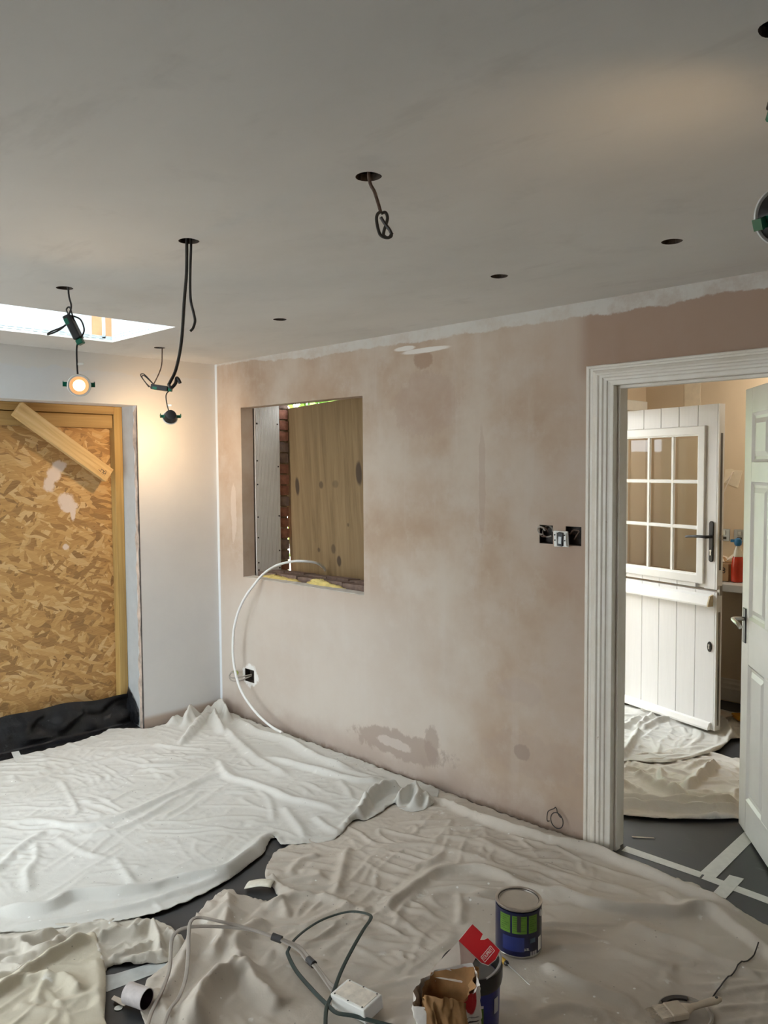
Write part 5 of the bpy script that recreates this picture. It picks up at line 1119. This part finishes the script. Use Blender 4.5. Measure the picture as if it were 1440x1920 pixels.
for k,(cx,cz,rr_) in enumerate([(2.668,1.395,.022),(2.676,1.388,.026),(2.690,1.390,.030)]):
    build('cable_coil', MB().tube([(cx+rr_*math.cos(a_),-.006-.008*math.sin(a_*1.3+k)+.012*k,cz+rr_*math.sin(a_)*.8) for a_ in [i*.45 for i in range(13)]],.0035,7,smooth=2), M_GREYCAB if k != 1 else M_BROWNCAB, s2, smooth=True)
s3 = sunk_box('switch_box',*SOCKS[2],'recessed back box next to the door frame behind the dangling switch')
build('cable_coil', MB().tube([(2.82,.03,1.36),(2.85,.0,1.38),(2.865,-.004,1.40),(2.84,-.006,1.405),(2.82,-.004,1.385)],.0035,7,smooth=4), M_BROWNCAB, s3, smooth=True)
sw = empty('light_switch',(2.786,-.02,1.338),0,'white light switch plate seen from its wired back, dangling between the boxes','switch',rot=(.12,0,.10))
lp('plate', MB().box(-.036,.036,-.004,.004,-.010,.062).box(-.030,-.014,-.012,-.004,-.004,.056).box(.016,.031,-.012,-.004,-.004,.056), M_WHITEP, sw, bevel=.002)
lp('module', MB().box(-.013,.013,-.018,-.004,-.004,.058,Matrix.Rotation(.12,4,'Y')), M_BLACKP, sw, bevel=.002)
lp('rocker_back', MB().box(-.007,.007,-.020,-.018,.008,.040,Matrix.Rotation(.12,4,'Y')), plain('grey_metal',(.42,.43,.43),.4,.5), sw)
for a_,b_ in ((-.024,.022),(.024,.022),(-.024,.046),(.024,.046)): lp('terminal', MB().lathe([(.003,0),(.003,.003)],10,Matrix.Translation((a_,-.012,b_)) @ Matrix.Rotation(math.pi/2,4,'X')), M_INK, sw)
lp('lead', MB().tube([(.02,.0,.05),(.035,.022,.048),(.045,.05,.04)],.003,7), M_BROWNCAB, sw, smooth=True)
based(MB().tube([(2.715,.0,.045),(2.718,-.022,.055),(2.722,-.024,.095),(2.738,-.022,.112),(2.755,-.022,.122),(2.762,-.022,.130),(2.770,-.022,.122),(2.772,-.022,.112),(2.785,-.022,.095),(2.795,-.022,.092)]+[(2.772+.033*math.cos(a_),-.024,.072+.036*math.sin(a_)) for a_ in [.9-i*.5 for i in range(14)]],.0022,7,smooth=4),
      'wire_loop', M_INK, 'thin dark wire coiled in a loop low on the wall by the door frame', 'wire', smooth=True)

# ------------------------------------------------------------------ utility room things
ul = empty('added_fill_lamp',(3.05,2.30,H),0,'unseen round lamp added to brighten the utility room','lamp')  # added out of view to light the corner behind the stable door
build('base', MB().lathe([(.10,H-.03),(.11,H-.002)],32,Matrix.Translation((3.05,2.30,0))), M_WHITEP, ul, smooth=True)
build('diffuser', MB().lathe([(.03,H-.085),(.08,H-.07),(.10,H-.031)],32,Matrix.Translation((3.05,2.30,0))), emit('fill_lamp_glow',(1.0,.80,.55),6), ul, smooth=True)
L_ = bpy.data.lights.new('added_fill_bulb','POINT'); L_.energy = 7; L_.color = (1.0,.88,.72); L_.shadow_soft_size = .08
lo = bpy.data.objects.new('added_fill_bulb',L_); C.objects.link(lo); lo.parent = ul; lo.location = (0,0,-.16)
wt = empty('worktop',(3.5,2.35,.875),0,'pale grey worktop along the utility wall','worktop')
build('slab', MB().box(2.30,4.58,2.06,2.645,.878,.928), plain('pale_laminate',(.52,.51,.48),.45,var=.06), wt, bevel=.004)
build('end_support', MB().box(2.78,2.80,2.10,2.64,.005,.877), M_SLATE, wt)
cb = empty('cardboard_box',(2.555,2.26,.930),.10,'brown cardboard box with loose papers on top, on the worktop','box')
lp('carton', MB().box(-.12,.075,-.10,.12,0,.115), M_CARD, cb, bevel=.002)
lp('flap', MB().prism([(-.12,0),(.06,.0),(.02,.05),(-.09,.06)],-.001,.001,'z',Matrix.Translation((0,-.04,.125)) @ Matrix.Rotation(.5,4,'X')), M_CARD, cb)
lp('loose_paper', MB().prism([(-.05,-.05),(.06,-.03),(.05,.05),(-.03,.04)],-.001,.001,'z',Matrix.Translation((-.02,-.02,.150)) @ Matrix.Rotation(.35,4,'Y') @ Matrix.Rotation(.3,4,'X')), M_CREAM, cb)
lp('loose_paper', MB().prism([(-.05,-.04),(.05,-.03),(.04,.04)],-.001,.001,'z',Matrix.Translation((.05,.0,.150)) @ Matrix.Rotation(-.5,4,'Y') @ Matrix.Rotation(.4,4,'X')), M_CREAM, cb)
text_mesh('stamp_text','58',.055,M_INK,cb, Matrix.Translation((.03,-.1012,.070)) @ Matrix.Rotation(math.pi/2,4,'X'),.0002)
bt = empty('spray_bottle',(2.685,2.20,.930),0,'clear bottle of red cleaner with a blue top','bottle')
lp('liquid', MB().lathe([(.034,0),(.040,.004),(.040,.10),(.034,.15),(.030,.165)],24), plain('red_liquid',(.50,.035,.012),.15), bt, smooth=True)
lp('clear_neck', MB().lathe([(.030,.166),(.024,.20),(.014,.225),(.013,.235)],24), plain('clear_plastic',(.62,.58,.48),.15), bt, smooth=True)
lp('trigger_head', MB().lathe([(.016,.236),(.022,.245),(.024,.262),(.020,.280),(.008,.286)],20).box(-.045,.0,-.010,.010,.258,.276), plain('blue_cap',(.02,.16,.36),.35), bt, smooth=True)
for x_,lab in ((2.412,'metal socket plate partly hidden behind the stable door'),(2.520,'metal fused switch plate on the beige wall')):
    e = empty('outlet_plate',(x_,2.65,1.150),0,lab,'socket')
    build('plate', MB().box(x_-.040,x_+.040,2.640,2.6495,1.150,1.238), plain('brushed_plate_%d'%(x_*1000),(.42,.43,.44),.35,.7), e, bevel=.003)
    build('rocker', MB().box(x_-.012,x_+.012,2.634,2.641,1.195,1.226), M_STEEL, e, bevel=.002)
    build('fuse_slot', MB().box(x_-.017,x_+.017,2.638,2.6405,1.164,1.182), M_INK, e)
based(MB().tube([(2.47,2.65,1.635),(2.468,2.635,1.640),(2.455,2.62,1.60),(2.43,2.60,1.52),(2.40,2.58,1.42),(2.38,2.57,1.30)],.004,7).tube([(2.472,2.65,1.632),(2.462,2.63,1.625),(2.44,2.61,1.585),(2.41,2.60,1.555)],.0035,7),
      'wall_wire', M_CREAM, 'pale wires poking out of the utility wall', 'wire', smooth=True)
blob_e = empty('plastic_bag',(2.22,2.02,.02),0,'crumpled white plastic bag on the dust sheet under the stable door','bag')
blob('bag_skin',2.22,2.02,.025,.10,.09,.09,M_WHITEP,blob_e,21)
based(MB().prism([(2.66,2.20),(2.74,2.12),(2.80,2.16),(2.72,2.25)],.036,.062,'z'), 'sponge', plain('orange_sponge',(.66,.32,.03),.8,bump=.4), 'orange sponge on the utility floor beside the skirting', 'sponge', bevel=.006, seg=2)
based(MB().prism([(2.55,2.12),(2.66,2.10),(2.68,2.20),(2.58,2.24)],.048,.050,'z'), 'paper_sheet', M_CREAM, 'loose cream paper sheet behind the stable door', 'paper')

based(MB().box(1.801,1.87,2.10,2.54,2.09,2.165),'pipe_boxing',M_WHITEP,'white boxing high on the beige wall above the stable door','boxing',bevel=.003)
# ------------------------------------------------------------------ outdoors, seen past the plywood
struct('ground', MB().box(-14,1.49,.40,14,-.20,-.13).box(-14,-.31,-14,.40,-.20,-.13).box(1.49,14,2.76,14,-.20,-.13).box(6.2,14,-14,2.76,-.20,-.13), plain('paving_outside',(.40,.38,.34),.9,var=.2,vscale=3), 'pale paved ground outside', 'ground')
hg = empty('garden_hedge',(-1.9,2.6,-.13),0,'bright green hedge glimpsed over the top of the plywood','hedge')
r5 = random.Random(9); lv = MB()
for k in range(5200):
    x_ = -3.4+3.0*r5.random(); y_ = 2.1+1.0*r5.random()+(x_+3.4)*.25; z_ = .1+3.5*math.sqrt(r5.random())
    M_ = Matrix.Translation((x_,y_,z_)) @ Euler((r5.uniform(-1.4,1.4),r5.uniform(-1.4,1.4),r5.uniform(0,6.28))).to_matrix().to_4x4()
    s_ = r5.uniform(.06,.11); lv.add([(-s_,0,0),(0,-s_*.5,.008),(s_,0,0),(0,s_*.5,.008)],[(0,1,2,3)],M_)
fo = build('foliage', lv, plain('hedge_leaf',(.26,.46,.07),.5,var=.35,vscale=3), hg); fo['kind'] = 'stuff'
mb = MB()
for x_ in (-3.0,-2.2,-1.4,-.7): mb.tube([(x_,2.7+(x_+3.4)*.25,-.13),(x_+.05,2.7+(x_+3.4)*.25,1.2),(x_-.03,2.75+(x_+3.4)*.25,2.8)],[.05,.035,.02],8)
build('stems', mb, plain('hedge_bark',(.12,.08,.05),.9), hg)
